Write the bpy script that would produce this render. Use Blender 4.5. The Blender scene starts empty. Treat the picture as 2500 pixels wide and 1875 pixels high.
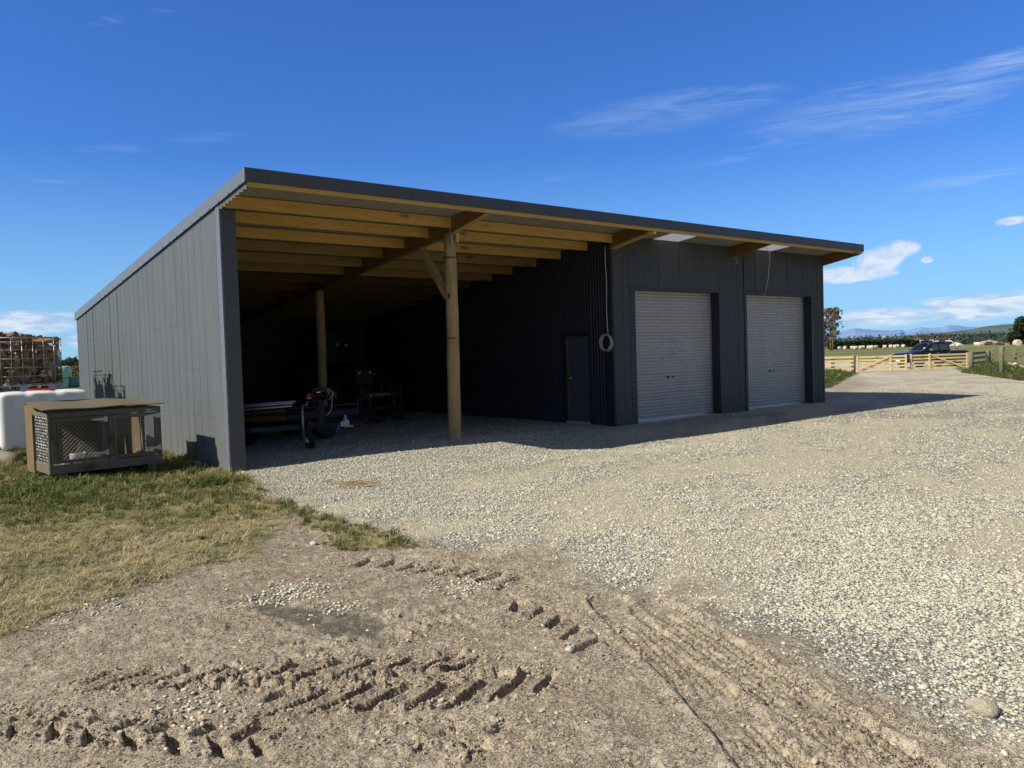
import bpy, bmesh, math, random
import numpy as np
from mathutils import Vector, Matrix, Quaternion
random.seed(7); RNG = np.random.default_rng(7)
sc = bpy.context.scene; C = sc.collection
R = math.radians
# ------------------------------------------------------------------ camera
F_PX, YAW, PITCH, ROLL = 1928.1, -0.6729, -0.0366, -0.0308
CAM = Vector((-4.2244, -12.465, 1.6643))
def cam_axes():
    cy, sy, cp, sp = math.cos(YAW), math.sin(YAW), math.cos(PITCH), math.sin(PITCH)
    fwd = Vector((-sy*cp, cy*cp, sp)); right = Vector((cy, sy, 0)); up = right.cross(fwd)
    cr, sr = math.cos(ROLL), math.sin(ROLL)
    return cr*right + sr*up, -sr*right + cr*up, fwd
RT, UP, FW = cam_axes()
cam = bpy.data.cameras.new('camera'); cam_o = bpy.data.objects.new('camera', cam); C.objects.link(cam_o)
m = Matrix((( RT.x, UP.x, -FW.x, CAM.x), (RT.y, UP.y, -FW.y, CAM.y), (RT.z, UP.z, -FW.z, CAM.z), (0, 0, 0, 1)))
cam_o.matrix_world = m
cam.sensor_width = 36; cam.lens = F_PX/2500*36; cam.clip_start = .05; cam.clip_end = 60000
sc.camera = cam_o
def ray(u, v): return RT*((u-1250)/F_PX) - UP*((v-937.5)/F_PX) + FW
def gp(u, v, z=0.0):                      # where the photo's point lies on the level z
    d = ray(u, v); t = (z-CAM.z)/d.z; return CAM + d*t
def dp(u, v, dep): return CAM + ray(u, v)*dep
FWH = Vector((FW.x, FW.y, 0)).normalized(); RTH = Vector((RT.x, RT.y, 0)).normalized()
# ------------------------------------------------------------------ materials
def mat(name, col=(.5, .5, .5), rough=.6, metal=0.0, spec=.5):
    mt = bpy.data.materials.new(name); mt.use_nodes = True
    b = mt.node_tree.nodes['Principled BSDF']
    b.inputs['Base Color'].default_value = (*col, 1); b.inputs['Roughness'].default_value = rough
    b.inputs['Metallic'].default_value = metal; b.inputs['Specular IOR Level'].default_value = spec
    return mt
class NT:
    def __init__(s, mt): s.t = mt.node_tree; s.n = s.t.nodes; s.l = s.t.links; s.b = s.n.get('Principled BSDF')
    def _set(s, sock, v):
        if isinstance(v, bpy.types.NodeSocket): s.l.new(v, sock)
        elif v is not None:
            if hasattr(sock.default_value, '__len__') and not hasattr(v, '__len__'): sock.default_value = [v]*len(sock.default_value)
            elif hasattr(sock.default_value, '__len__') and len(sock.default_value) == 4 and len(v) == 3: sock.default_value = (*v, 1)
            else: sock.default_value = v
    def coord(s, kind='Object'): return s.n.new('ShaderNodeTexCoord').outputs[kind]
    def mapping(s, v, scale=(1, 1, 1), loc=(0, 0, 0), rot=(0, 0, 0)):
        m = s.n.new('ShaderNodeMapping'); s.l.new(v, m.inputs[0]); m.inputs[1].default_value = loc; m.inputs[2].default_value = rot; m.inputs[3].default_value = scale; return m.outputs[0]
    def noise(s, v, scale=5, detail=4, rough=.5, dist=0, col=False):
        n = s.n.new('ShaderNodeTexNoise'); s._set(n.inputs['Vector'], v); n.inputs['Scale'].default_value = scale
        n.inputs['Detail'].default_value = detail; n.inputs['Roughness'].default_value = rough; n.inputs['Distortion'].default_value = dist
        return n.outputs[1 if col else 0]
    def vor(s, v, scale=5, feat='F1', out='Distance', rand=1):
        n = s.n.new('ShaderNodeTexVoronoi'); n.feature = feat; s._set(n.inputs['Vector'], v); n.inputs['Scale'].default_value = scale
        n.inputs['Randomness'].default_value = rand; return n.outputs[out]
    def math(s, op, a, b=None, c=None, clamp=False):
        n = s.n.new('ShaderNodeMath'); n.operation = op; n.use_clamp = clamp
        s._set(n.inputs[0], a)
        if b is not None: s._set(n.inputs[1], b)
        if c is not None: s._set(n.inputs[2], c)
        return n.outputs[0]
    def vmath(s, op, a, b=None):
        n = s.n.new('ShaderNodeVectorMath'); n.operation = op; s._set(n.inputs[0], a)
        if b is not None: s._set(n.inputs[1], b)
        return n.outputs[0]
    def mix(s, f, a, b, mode='MIX'):
        n = s.n.new('ShaderNodeMix'); n.data_type = 'RGBA'; n.blend_type = mode
        s._set(n.inputs[0], f); s._set(n.inputs[6], a); s._set(n.inputs[7], b); return n.outputs[2]
    def ramp(s, f, stops):
        n = s.n.new('ShaderNodeValToRGB'); s._set(n.inputs[0], f); e = n.color_ramp.elements
        while len(e) < len(stops): e.new(.5)
        for i, (p, c) in enumerate(stops):
            e[i].position = p; e[i].color = (*c, 1) if hasattr(c, '__len__') else (c, c, c, 1)
        return n.outputs[0]
    def rng(s, v, a, b, c=0, d=1):
        n = s.n.new('ShaderNodeMapRange'); s._set(n.inputs[0], v); n.inputs[1].default_value = a; n.inputs[2].default_value = b
        n.inputs[3].default_value = c; n.inputs[4].default_value = d; return n.outputs[0]
    def attr(s, name, kind='GEOMETRY', out='Color'):
        n = s.n.new('ShaderNodeAttribute'); n.attribute_name = name; n.attribute_type = kind; return n.outputs[out]
    def sep(s, v):
        n = s.n.new('ShaderNodeSeparateXYZ'); s.l.new(v, n.inputs[0]); return n.outputs
    def comb(s, x, y, z):
        n = s.n.new('ShaderNodeCombineXYZ'); s._set(n.inputs[0], x); s._set(n.inputs[1], y); s._set(n.inputs[2], z); return n.outputs[0]
    def bump(s, h, strength=.5, dist=.01, nrm=None):
        n = s.n.new('ShaderNodeBump'); s.l.new(h, n.inputs['Height']); n.inputs['Strength'].default_value = strength
        n.inputs['Distance'].default_value = dist
        if nrm: s.l.new(nrm, n.inputs['Normal'])
        return n.outputs[0]
    def out(s, col=None, nrm=None, rough=None):
        if col is not None: s._set(s.b.inputs['Base Color'], col)
        if nrm is not None: s.l.new(nrm, s.b.inputs['Normal'])
        if rough is not None: s._set(s.b.inputs['Roughness'], rough)

def painted(name, col, rough=.45, var=.12, dust=0.0, dustcol=(.3, .27, .22), streak=True):
    mt = mat(name, col, rough, 0, .4); t = NT(mt); o = t.coord()
    n = t.noise(t.mapping(o, (1.2, 1.2, .25)), 2.2, 6, .6)
    n2 = t.noise(o, 14, 4, .6)
    c = t.mix(t.rng(n, .3, .7), tuple(k*(1-var) for k in col), tuple(min(1, k*(1+var)) for k in col))
    c = t.mix(t.rng(n2, .45, .8, 0, .12), c, dustcol)
    if dust:
        z = t.sep(o)[2]; g = t.math('MULTIPLY', t.rng(z, 0.0, 1.1, dust, 0), t.rng(n2, .3, .7, .3, 1))
        c = t.mix(g, c, dustcol)
    t.out(c, None, t.rng(n, .3, .7, rough-.07, rough+.12)); return mt
def wood(name, a, b, knots=True, axis=0, scale=1.0, rough=.75):
    mt = mat(name, a, rough, 0, .25); t = NT(mt); o = t.coord()
    geo = t.n.new('ShaderNodeObjectInfo').outputs['Random']
    sh = t.vmath('ADD', o, t.comb(t.math('MULTIPLY', geo, 37.0), t.math('MULTIPLY', geo, 11.0), t.math('MULTIPLY', geo, 23.0)))
    s = [9, 9, 9]; s[axis] = .7
    grain = t.noise(t.mapping(sh, tuple(k*scale for k in s)), 3.0, 5, .65, .6)
    s2 = [40, 40, 40]; s2[axis] = 1.5
    fine = t.noise(t.mapping(sh, tuple(k*scale for k in s2)), 3.0, 3, .6)
    col = t.mix(t.rng(grain, .32, .68), a, b)
    col = t.mix(t.rng(fine, .35, .75, 0, .5), col, tuple(k*.55 for k in a))
    big = t.noise(sh, .9, 2)
    col = t.mix(t.rng(big, .35, .65, 0, .3), col, tuple(k*.7 for k in b))
    if knots:
        sk = [4.5, 4.5, 4.5]; sk[axis] = 1.6
        d = t.vor(t.mapping(sh, sk), .75, 'F1')
        dn = t.math('ADD', d, t.math('MULTIPLY', t.math('SUBTRACT', fine, .5), .12))
        k = t.rng(dn, .07, .19, 1, 0)
        col = t.mix(t.math('MULTIPLY', k, .9), col, tuple(q*.25 for q in a))
    t.out(col, t.bump(t.math('ADD', fine, t.math('MULTIPLY', grain, .6)), .45, .006)); return mt
M = {}
M['clad_side'] = painted('sunlit_grey_cladding', (.152, .172, .188), .42, .05, .45, (.26, .23, .18))  # cladding paint lightened to carry the sunlight on this side
M['clad_front'] = painted('shaded_grey_cladding', (.070, .073, .078), .42, .10, .22, (.16, .15, .12))  # same cladding paint, darkened for the shaded front
M['clad_inner'] = painted('shaded_inner_cladding', (.022, .024, .032), .40, .12, .05)  # same cladding steel, the bay's shade set into its colour
M['clad_back'] = painted('back_wall_cladding', (.02, .022, .028), .5, .1)  # wall paint darkened further for the unlit back of the bay
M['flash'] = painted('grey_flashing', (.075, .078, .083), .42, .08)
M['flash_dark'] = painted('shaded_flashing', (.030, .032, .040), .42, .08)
M['barge'] = painted('barge_flashing_paint', (.17, .185, .21), .38, .08)
M['door_grey'] = painted('roller_door_paint', (.52, .49, .455), .4, .08, .25, (.28, .26, .22))
M['entry_grey'] = painted('entry_door_paint', (.10, .105, .115), .45, .08, .1)
M['soffit'] = painted('roof_underlay', (.31, .295, .25), .7, .12)
M['alu'] = mat('aluminium_bar', (.6, .6, .6), .35, .9)
M['black'] = mat('black_plastic', (.015, .015, .016), .5)
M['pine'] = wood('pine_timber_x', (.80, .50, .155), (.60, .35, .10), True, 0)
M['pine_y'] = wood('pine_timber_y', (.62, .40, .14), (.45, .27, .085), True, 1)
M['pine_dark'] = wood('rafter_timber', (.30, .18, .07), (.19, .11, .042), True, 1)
M['pine_shaded_mid'] = wood('purlin_timber_shaded_mid', (.42, .275, .095), (.29, .18, .06), True, 0)  # same pine, darkened in colour for the shade further into the bay
M['pine_shaded_rear'] = wood('purlin_timber_shaded_rear', (.13, .08, .03), (.085, .05, .018), True, 0)  # darkest copy of the pine, deep bay shade put into its colour
M['pole'] = wood('pole_timber', (.62, .43, .19), (.36, .245, .105), True, 2, .8)
M['pine_new'] = wood('new_pale_pine', (.88, .72, .40), (.76, .58, .28), True, 0, 2.0)
M['grey_wood'] = wood('weathered_grey_wood', (.27, .24, .18), (.13, .115, .085), True, 0, 3)
M['grey_wood_z'] = wood('weathered_upright_wood', (.22, .195, .15), (.11, .10, .075), True, 2, 3)
M['post_wood'] = wood('fence_post_wood', (.30, .26, .18), (.2, .17, .11), True, 2)
M['ply'] = wood('weathered_ply', (.235, .195, .115), (.14, .12, .07), False, 0, 2)
M['ply_tan'] = wood('tan_ply', (.27, .19, .095), (.19, .135, .065), False, 2, 1)
M['galv'] = mat('galvanised_steel', (.42, .43, .44), .45, .75)
M['wire'] = mat('bright_wire', (.36, .36, .34), .45, .6)
M['wire_dull'] = mat('dull_wire', (.42, .38, .32), .6, .3)
M['rust'] = mat('rusty_iron', (.10, .06, .035), .8)
M['dark_steel'] = painted('dark_steel', (.024, .026, .030), .6, .2)
M['blackmetal'] = painted('black_machine_paint', (.006, .0065, .008), .55, .2)
M['tyre'] = mat('tyre_rubber', (.02, .02, .02), .85)
M['yellow'] = mat('yellow_paint', (.65, .38, .05), .45)
M['red'] = mat('red_plastic', (.62, .02, .02), .4)
M['blue'] = mat('blue_wrap', (.012, .03, .11), .25)
M['white'] = mat('white_paint', (.8, .8, .78), .4)
M['cable'] = mat('grey_cable', (.55, .53, .50), .5)
M['navy'] = mat('navy_car_paint', (.007, .009, .016), .18, 0, .6)
M['cab_glass'] = mat('dark_cab_glass', (.006, .007, .008), .25, 0, .2)
M['chrome'] = mat('chrome', (.75, .76, .78), .12, 1)
M['lens'] = mat('lamp_lens', (.5, .5, .5), .08, .6)
M['glass'] = mat('dark_car_glass', (.06, .075, .085), .06, 0, .6)  # base colour lifted to stand in for sky reflections
M['orange'] = mat('orange_tag', (.75, .16, .06), .5)
M['enamel'] = painted('worn_white_enamel', (.55, .54, .48), .5, .2)
M['straw'] = mat('straw', (.36, .25, .11), .8)
# tank plastic
mt = mat('white_tank_plastic', (.82, .83, .8), .42); t = NT(mt); o = t.coord()
t.out(t.mix(t.rng(t.noise(o, 6, 6, .65), .5, .75, 0, .35), (.84, .85, .82), (.62, .62, .56))); t.b.inputs['Subsurface Weight'].default_value = .15
t.b.inputs['Subsurface Radius'].default_value = (.05, .05, .05); M['tank'] = mt
# clear roof sheet
mt = mat('clear_roof_sheet', (.9, .92, .93), .35); t = NT(mt)
tr = t.n.new('ShaderNodeBsdfTranslucent'); tr.inputs[0].default_value = (.52, .54, .55, 1)
mx = t.n.new('ShaderNodeMixShader'); mx.inputs[0].default_value = .75
t.l.new(t.b.outputs[0], mx.inputs[1]); t.l.new(tr.outputs[0], mx.inputs[2])
t.l.new(mx.outputs[0], t.n['Material Output'].inputs[0]); M['clear'] = mt
# logs
mt = mat('split_firewood', (.3, .2, .1), .85, 0, .2); t = NT(mt); o = t.coord()
rd = t.n.new('ShaderNodeObjectInfo').outputs['Random']
base = t.ramp(rd, [(0, (.46, .28, .14)), (.35, (.34, .19, .09)), (.6, (.55, .38, .21)), (.8, (.42, .34, .26)), (1, (.26, .15, .08))])
g = t.noise(t.mapping(o, (3, 60, 60)), 1, 4, .7)
bark = t.noise(o, 9, 4)
c = t.mix(t.rng(g, .35, .7), base, t.mix(.5, base, (.04, .022, .012)))
c = t.mix(t.rng(bark, .55, .62, 0, .6), c, (.07, .05, .04))
t.out(c, t.bump(g, .6, .01)); M['log'] = mt
# bales
def balewrap(name, a, b):
    mt = mat(name, a, .3); t = NT(mt); o = t.coord(); n = t.noise(t.mapping(o, (2, 2, 6)), 3, 5, .6, .5)
    t.out(t.mix(t.rng(n, .3, .7), a, b), t.bump(n, .5, .03)); return mt
M['wrap_pale'] = balewrap('pale_green_wrap', (.42, .66, .48), (.28, .5, .36))
M['wrap_teal'] = balewrap('teal_wrap', (.12, .30, .25), (.08, .22, .19))
mt = mat('straw_bale', (.75, .66, .48), .9); t = NT(mt); o = t.coord(); n = t.noise(o, 9, 4, .7)
t.out(t.mix(t.rng(n, .3, .7), (.82, .74, .58), (.5, .4, .25)), t.bump(n, .8, .05)); M['bale'] = mt
mt = mat('sand_heap', (.6, .5, .34), .95); t = NT(mt); o = t.coord(); n = t.noise(o, 1.5, 6, .6)
t.out(t.mix(t.rng(n, .3, .7), (.68, .58, .40), (.42, .34, .22)), t.bump(n, .8, .3)); M['sand'] = mt
def leafmat(name, cols, rough=.7, trans=.25):
    mt = mat(name, cols[0], rough, 0, .25); t = NT(mt)
    o = t.coord(); n = t.noise(o, .6, 3); n2 = t.noise(o, 7, 2)
    v = t.math('ADD', t.math('MULTIPLY', n, .6), t.math('MULTIPLY', n2, .4))
    k = len(cols); c = t.ramp(v, [(.32+.36*i/(k-1), cols[i]) for i in range(k)])
    t.out(c); tr = t.n.new('ShaderNodeBsdfTranslucent'); t.l.new(c, tr.inputs[0])
    mx = t.n.new('ShaderNodeMixShader'); mx.inputs[0].default_value = trans
    t.l.new(t.b.outputs[0], mx.inputs[1]); t.l.new(tr.outputs[0], mx.inputs[2]); t.l.new(mx.outputs[0], t.n['Material Output'].inputs[0])
    return mt
M['leaf_gum'] = leafmat('gum_leaves', [(.13, .105, .08), (.20, .165, .13), (.28, .23, .185), (.13, .125, .085)])
M['leaf_dark'] = leafmat('dark_leaves', [(.022, .035, .016), (.045, .065, .028), (.07, .085, .04)])
M['leaf_green'] = leafmat('green_leaves', [(.03, .055, .018), (.06, .1, .03), (.10, .15, .045)])
M['leaf_dry'] = leafmat('dry_bush_leaves', [(.16, .14, .05), (.24, .2, .08), (.12, .12, .04)])
M['leaf_haze'] = leafmat('distant_leaves', [(.06, .09, .09), (.085, .12, .11), (.115, .15, .125)])  # aerial haze mixed into the leaf colours
M['bark'] = wood('tree_bark', (.30, .2, .14), (.2, .13, .09), False, 2)
# ------------------------------------------------------------------ mesh helpers
class MB:
    def __init__(s): s.v = []; s.f = []
    def box(s, x0, x1, y0, y1, z0, z1, mtx=None):
        b = len(s.v); p = [(x0, y0, z0), (x1, y0, z0), (x1, y1, z0), (x0, y1, z0), (x0, y0, z1), (x1, y0, z1), (x1, y1, z1), (x0, y1, z1)]
        if mtx: p = [tuple(mtx @ Vector(q)) for q in p]
        s.v += p; s.f += [tuple(b+i for i in q) for q in ((0, 3, 2, 1), (4, 5, 6, 7), (0, 1, 5, 4), (1, 2, 6, 5), (2, 3, 7, 6), (3, 0, 4, 7))]; return s
    def hexa(s, pts):
        b = len(s.v); s.v += [tuple(p) for p in pts]
        s.f += [tuple(b+i for i in q) for q in ((0, 3, 2, 1), (4, 5, 6, 7), (0, 1, 5, 4), (1, 2, 6, 5), (2, 3, 7, 6), (3, 0, 4, 7))]; return s
    def bar(s, a, b, w, h, up=(0, 0, 1)):     # rectangular bar from a to b
        a, b = Vector(a), Vector(b); d = (b-a).normalized(); u = Vector(up)
        if abs(d.dot(u)) > .99: u = Vector((1, 0, 0))
        sd = d.cross(u).normalized(); u = sd.cross(d)
        pts = []
        for p in (a, b):
            for i, j in ((-1, -1), (1, -1), (1, 1), (-1, 1)): pts.append(p+sd*(i*w/2)+u*(j*h/2))
        i = len(s.v); s.v += [tuple(p) for p in pts]
        s.f += [tuple(i+k for k in q) for q in ((0, 1, 2, 3), (7, 6, 5, 4), (0, 4, 5, 1), (1, 5, 6, 2), (2, 6, 7, 3), (3, 7, 4, 0))]; return s
    def tube(s, pts, r, n=8, cap=True):
        pts = [Vector(p) for p in pts]; rs = r if hasattr(r, '__len__') else [r]*len(pts); i0 = len(s.v)
        prev = None
        for k, p in enumerate(pts):
            d = (pts[min(k+1, len(pts)-1)]-pts[max(k-1, 0)]).normalized()
            if prev is None:
                a = d.cross(Vector((0, 0, 1)))
                if a.length < .05: a = d.cross(Vector((0, 1, 0)))
            else: a = prev-d*prev.dot(d)
            a.normalize(); prev = a; b = d.cross(a)
            for j in range(n):
                th = 2*math.pi*j/n; s.v.append(tuple(p+(a*math.cos(th)+b*math.sin(th))*rs[k]))
        for k in range(len(pts)-1):
            for j in range(n):
                q = i0+k*n; s.f.append((q+j, q+(j+1) % n, q+n+(j+1) % n, q+n+j))
        if cap:
            s.f.append(tuple(i0+j for j in reversed(range(n)))); q = i0+(len(pts)-1)*n; s.f.append(tuple(q+j for j in range(n)))
        return s
    def lathe(s, prof, c=(0, 0, 0), axis='z', n=20):
        i0 = len(s.v)
        for (r, h) in prof:
            for j in range(n):
                th = 2*math.pi*j/n; a, b = r*math.cos(th), r*math.sin(th)
                p = {'z': (a, b, h), 'x': (h, a, b), 'y': (b, h, a)}[axis]; s.v.append((p[0]+c[0], p[1]+c[1], p[2]+c[2]))
        for k in range(len(prof)-1):
            for j in range(n):
                q = i0+k*n; s.f.append((q+j, q+(j+1) % n, q+n+(j+1) % n, q+n+j))
        s.f.append(tuple(i0+j for j in reversed(range(n)))); q = i0+(len(prof)-1)*n; s.f.append(tuple(q+j for j in range(n)))
        return s
    def quad(s, *p):
        b = len(s.v); s.v += [tuple(q) for q in p]; s.f.append(tuple(range(b, b+len(p)))); return s
    def prism(s, poly, y0, y1):               # polygon in x,z extruded along y
        b = len(s.v); n = len(poly)
        s.v += [(x, y0, z) for x, z in poly]+[(x, y1, z) for x, z in poly]
        s.f.append(tuple(b+i for i in range(n))); s.f.append(tuple(b+n+i for i in reversed(range(n))))
        for i in range(n): s.f.append((b+i, b+n+i, b+n+(i+1) % n, b+(i+1) % n))
        return s
    def xf(s, mtx): s.v = [tuple(mtx @ Vector(p)) for p in s.v]; return s
    def build(s, name, material, parent=None, smooth=False, bevel=0, fix=True, sub=0):
        me = bpy.data.meshes.new(name); me.from_pydata(s.v, [], s.f); me.update()
        if fix:
            bm = bmesh.new(); bm.from_mesh(me); bmesh.ops.recalc_face_normals(bm, faces=bm.faces)
            if bevel: bmesh.ops.bevel(bm, geom=list(bm.edges), offset=bevel, segments=2, affect='EDGES', profile=.6, clamp_overlap=True)
            bm.to_mesh(me); bm.free()
        me.materials.append(material if not isinstance(material, str) else M[material])
        o = bpy.data.objects.new(name, me); C.objects.link(o)
        if parent: o.parent = parent
        if smooth:
            for p in me.polygons: p.use_smooth = True
        if sub:
            md = o.modifiers.new('s', 'SUBSURF'); md.levels = md.render_levels = sub
        return o
def merge_into(o, mb, material):
    bm = bmesh.new(); bm.from_mesh(o.data); k = len(o.data.materials); o.data.materials.append(M[material])
    vs = [bm.verts.new(p) for p in mb.v]
    for f in mb.f: bm.faces.new([vs[i] for i in f]).material_index = k
    bm.to_mesh(o.data); bm.free()
def tag(o, label, cat, group=None, kind=None):
    o['label'] = label; o['category'] = cat
    if group: o['group'] = group
    if kind: o['kind'] = kind
    return o
def struct(o, kind='structure'): o['kind'] = kind; return o
def thing(name, label, cat, loc=(0, 0, 0), rz=0, group=None):
    o = bpy.data.objects.new(name, None); C.objects.link(o); o.location = loc; o.rotation_euler = (0, 0, rz); o.empty_display_size = .1
    return tag(o, label, cat, group)
def lab(o, l): o['label'] = l; return o
def kids(o): return [c for c in bpy.data.objects if c.parent == o]
def dup(o, parent=None):
    c = o.copy(); C.objects.link(c)
    if parent: c.parent = parent
    for ch in kids(o): dup(ch, c)
    return c
# ------------------------------------------------------------------ numpy noise
_T = RNG.random((512, 512))
def vnoise(x, y, s, seed=0):
    x = np.asarray(x)*s+seed*17.31; y = np.asarray(y)*s+seed*9.77
    xi = np.floor(x); yi = np.floor(y); fx = x-xi; fy = y-yi
    fx = fx*fx*(3-2*fx); fy = fy*fy*(3-2*fy); a = xi.astype(np.int64) % 512; b = yi.astype(np.int64) % 512; a1 = (a+1) % 512; b1 = (b+1) % 512
    return (_T[a, b]*(1-fx)+_T[a1, b]*fx)*(1-fy)+(_T[a, b1]*(1-fx)+_T[a1, b1]*fx)*fy
def fbm(x, y, s, o=4, g=.5, seed=0):
    t = 0; a = 1; n = 0
    for k in range(o): t = t+a*vnoise(x, y, s*2.03**k, seed+k*3); n += a; a *= g
    return t/n
def sstep(a, b, x): t = np.clip((x-a)/(b-a), 0, 1); return t*t*(3-2*t)
def poly_sd(x, y, poly):                  # signed distance, positive inside
    n = len(poly); d = np.full(x.shape, 1e9); ins = np.zeros(x.shape, bool)
    for i in range(n):
        ax, ay = poly[i]; bx, by = poly[(i+1) % n]; ex, ey = bx-ax, by-ay
        t = np.clip(((x-ax)*ex+(y-ay)*ey)/(ex*ex+ey*ey+1e-12), 0, 1)
        d = np.minimum(d, np.hypot(x-ax-t*ex, y-ay-t*ey))
        c = ((ay > y) != (by > y)) & (x < (bx-ax)*(y-ay)/(by-ay+1e-12)+ax); ins ^= c
    return np.where(ins, d, -d)
def G2(pts): return [(gp(u, v).x, gp(u, v).y) for u, v in pts]
# ------------------------------------------------------------------ ground zones (world metres)
EDGE = G2([(542, 1156), (599, 1168), (650, 1202), (752, 1247), (848, 1281), (961, 1306), (1074, 1332), (1187, 1343), (1284, 1332), (1363, 1366), (1414, 1405),
           (1504, 1433), (1589, 1439), (1668, 1425), (1702, 1462), (1742, 1496), (1815, 1541), (1900, 1569), (1985, 1592), (2069, 1631), (2154, 1676),
           (2267, 1739), (2352, 1767), (2437, 1806), (2500, 1835)])
GRAVEL = [(0, 12.3), (0, 0)]+EDGE+[(-.2, -12.6), (.6, -16), (40, -16), (37.5, -1)]+G2([(2500, 929), (2420, 919), (2355, 907)])+[(50, 9.5), (75, 22), (70, 34), (55, 27)]+\
    G2([(2092, 908), (2085, 915), (2055, 930), (2022, 948)])+[(17.6, 3.5), (17.6, 12.3)]
GE = G2([(542, 1156), (599, 1168), (650, 1202), (745, 1245), (700, 1285), (650, 1320), (628, 1368), (600, 1368), (480, 1388), (395, 1425), (243, 1467), (130, 1518), (0, 1565)])
MUD = GE+[(-5.2, -7.2), (-9, -8.5), (-14, -16), (.6, -16), (-.2, -12.6)]+EDGE[::-1]
TUFT = G2([(690, 1225), (752, 1246), (848, 1279), (961, 1304), (1030, 1331), (960, 1336), (860, 1339), (795, 1314), (745, 1272)])
DIRT = G2([(2016, 948), (2050, 930), (2085, 925), (2120, 940), (2060, 965), (2030, 968)])
WET = G2([(620, 1455), (760, 1470), (900, 1490), (965, 1510), (930, 1545), (850, 1545), (760, 1520), (650, 1490)])
def zones(x, y):
    w = (fbm(x, y, 2.2, 4, .6, 1)-.5); w2 = fbm(x, y, .35, 3, .5, 2)-.5
    r = np.hypot(x-CAM.x, y-CAM.y)
    g = poly_sd(x, y, GRAVEL)+w*.5; mu = poly_sd(x, y, MUD)+w*.35
    fix = (x > -.6) & (x < 6) & (y < -5.9) & (g < 0) & (mu < 0); mu = np.where(fix, .06, mu)
    tu = poly_sd(x, y, TUFT)+w*.3; di = poly_sd(x, y, DIRT)+w*1.2
    grass = np.where((g < 0) & (mu < 0), 1.0, 0.0)
    sg = np.clip(-np.maximum(g, mu)/.12+.5, 0, 1)          # soft grass mask
    sg = np.maximum(sg, sstep(-.05, .12, tu))
    gr = sstep(-.18, .22, g)*(1-sstep(0, .1, tu))*(1-sstep(-1, .6, di)*.85)
    gr = gr*np.where(mu > .3, 0, 1)
    return g, mu, tu, sg, gr
def dens(x, y):                           # how thick the loose stones lie
    ca, sa = math.cos(.35), math.sin(.35); u = x*ca+y*sa; v = -x*sa+y*ca
    p = fbm(u*.5, v, 1.25, 4, .6, 5); q = fbm(x, y, 3.6, 3, .55, 9); rr = np.hypot(x-CAM.x, y-CAM.y)
    d = sstep(.40, .60, p*.75+q*.25)
    near = np.exp(-(((x-2.2)/3.2)**2+((y+1.4)/1.9)**2))          # deep fresh gravel before the open bay
    near2 = np.exp(-(((x-1.2)/1.6)**2+((y+9.6)/2.2)**2))
    return np.clip(.06+.74*d+near*.9+near2*.30, 0, 1)
def seg_local(x, y, pts):                 # along / across coordinates of a path
    best = np.full(x.shape, 1e9); S = np.zeros(x.shape); Tt = np.zeros(x.shape); s0 = 0
    for (ax, ay), (bx, by) in zip(pts[:-1], pts[1:]):
        L = math.hypot(bx-ax, by-ay); ex, ey = (bx-ax)/L, (by-ay)/L
        s = np.clip((x-ax)*ex+(y-ay)*ey, 0, L); t = (x-ax)*-ey+(y-ay)*ex; d = np.hypot(x-ax-s*ex, y-ay-s*ey)
        k = d < best; best = np.where(k, d, best); S = np.where(k, s0+s, S); Tt = np.where(k, t, Tt); s0 += L
    return S, Tt, best, s0
LUG = [(G2([(190, 1668), (420, 1652), (700, 1638), (1000, 1614), (1180, 1600)]), .105, 1.6, .205, 4.2, 0),
       (G2([(630, 1708), (900, 1694), (1100, 1682), (1280, 1664), (1370, 1648)]), .12, 1.5, .205, 4.0, 0),
       (G2([(420, 1672), (620, 1664), (850, 1654), (1080, 1642), (1280, 1622)]), .05, .9, .20, -6.0, 0),
       (G2([(-60, 1752), (100, 1762), (300, 1778), (520, 1790), (700, 1790)]), .12, 1.1, .205, 3.2, .2),
       (G2([(980, 1780), (1150, 1790), (1330, 1770)]), .12, .4, .23, 3.0, .7),
       (G2([(830, 1362), (1000, 1368), (1150, 1386), (1290, 1412)]), .13, .7, .20, 1.2, 0),
       (G2([(1120, 1430), (1240, 1440), (1350, 1478), (1440, 1530), (1500, 1580)]), .19, .7, .24, 3.0, 1)]
CAR = [(G2([(1487, 1462), (1645, 1609), (1787, 1750), (1900, 1875), (1980, 1990)]), .13), (G2([(1600, 1480), (1780, 1605), (1955, 1715), (2210, 1875), (2330, 1960)]), .15)]
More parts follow.
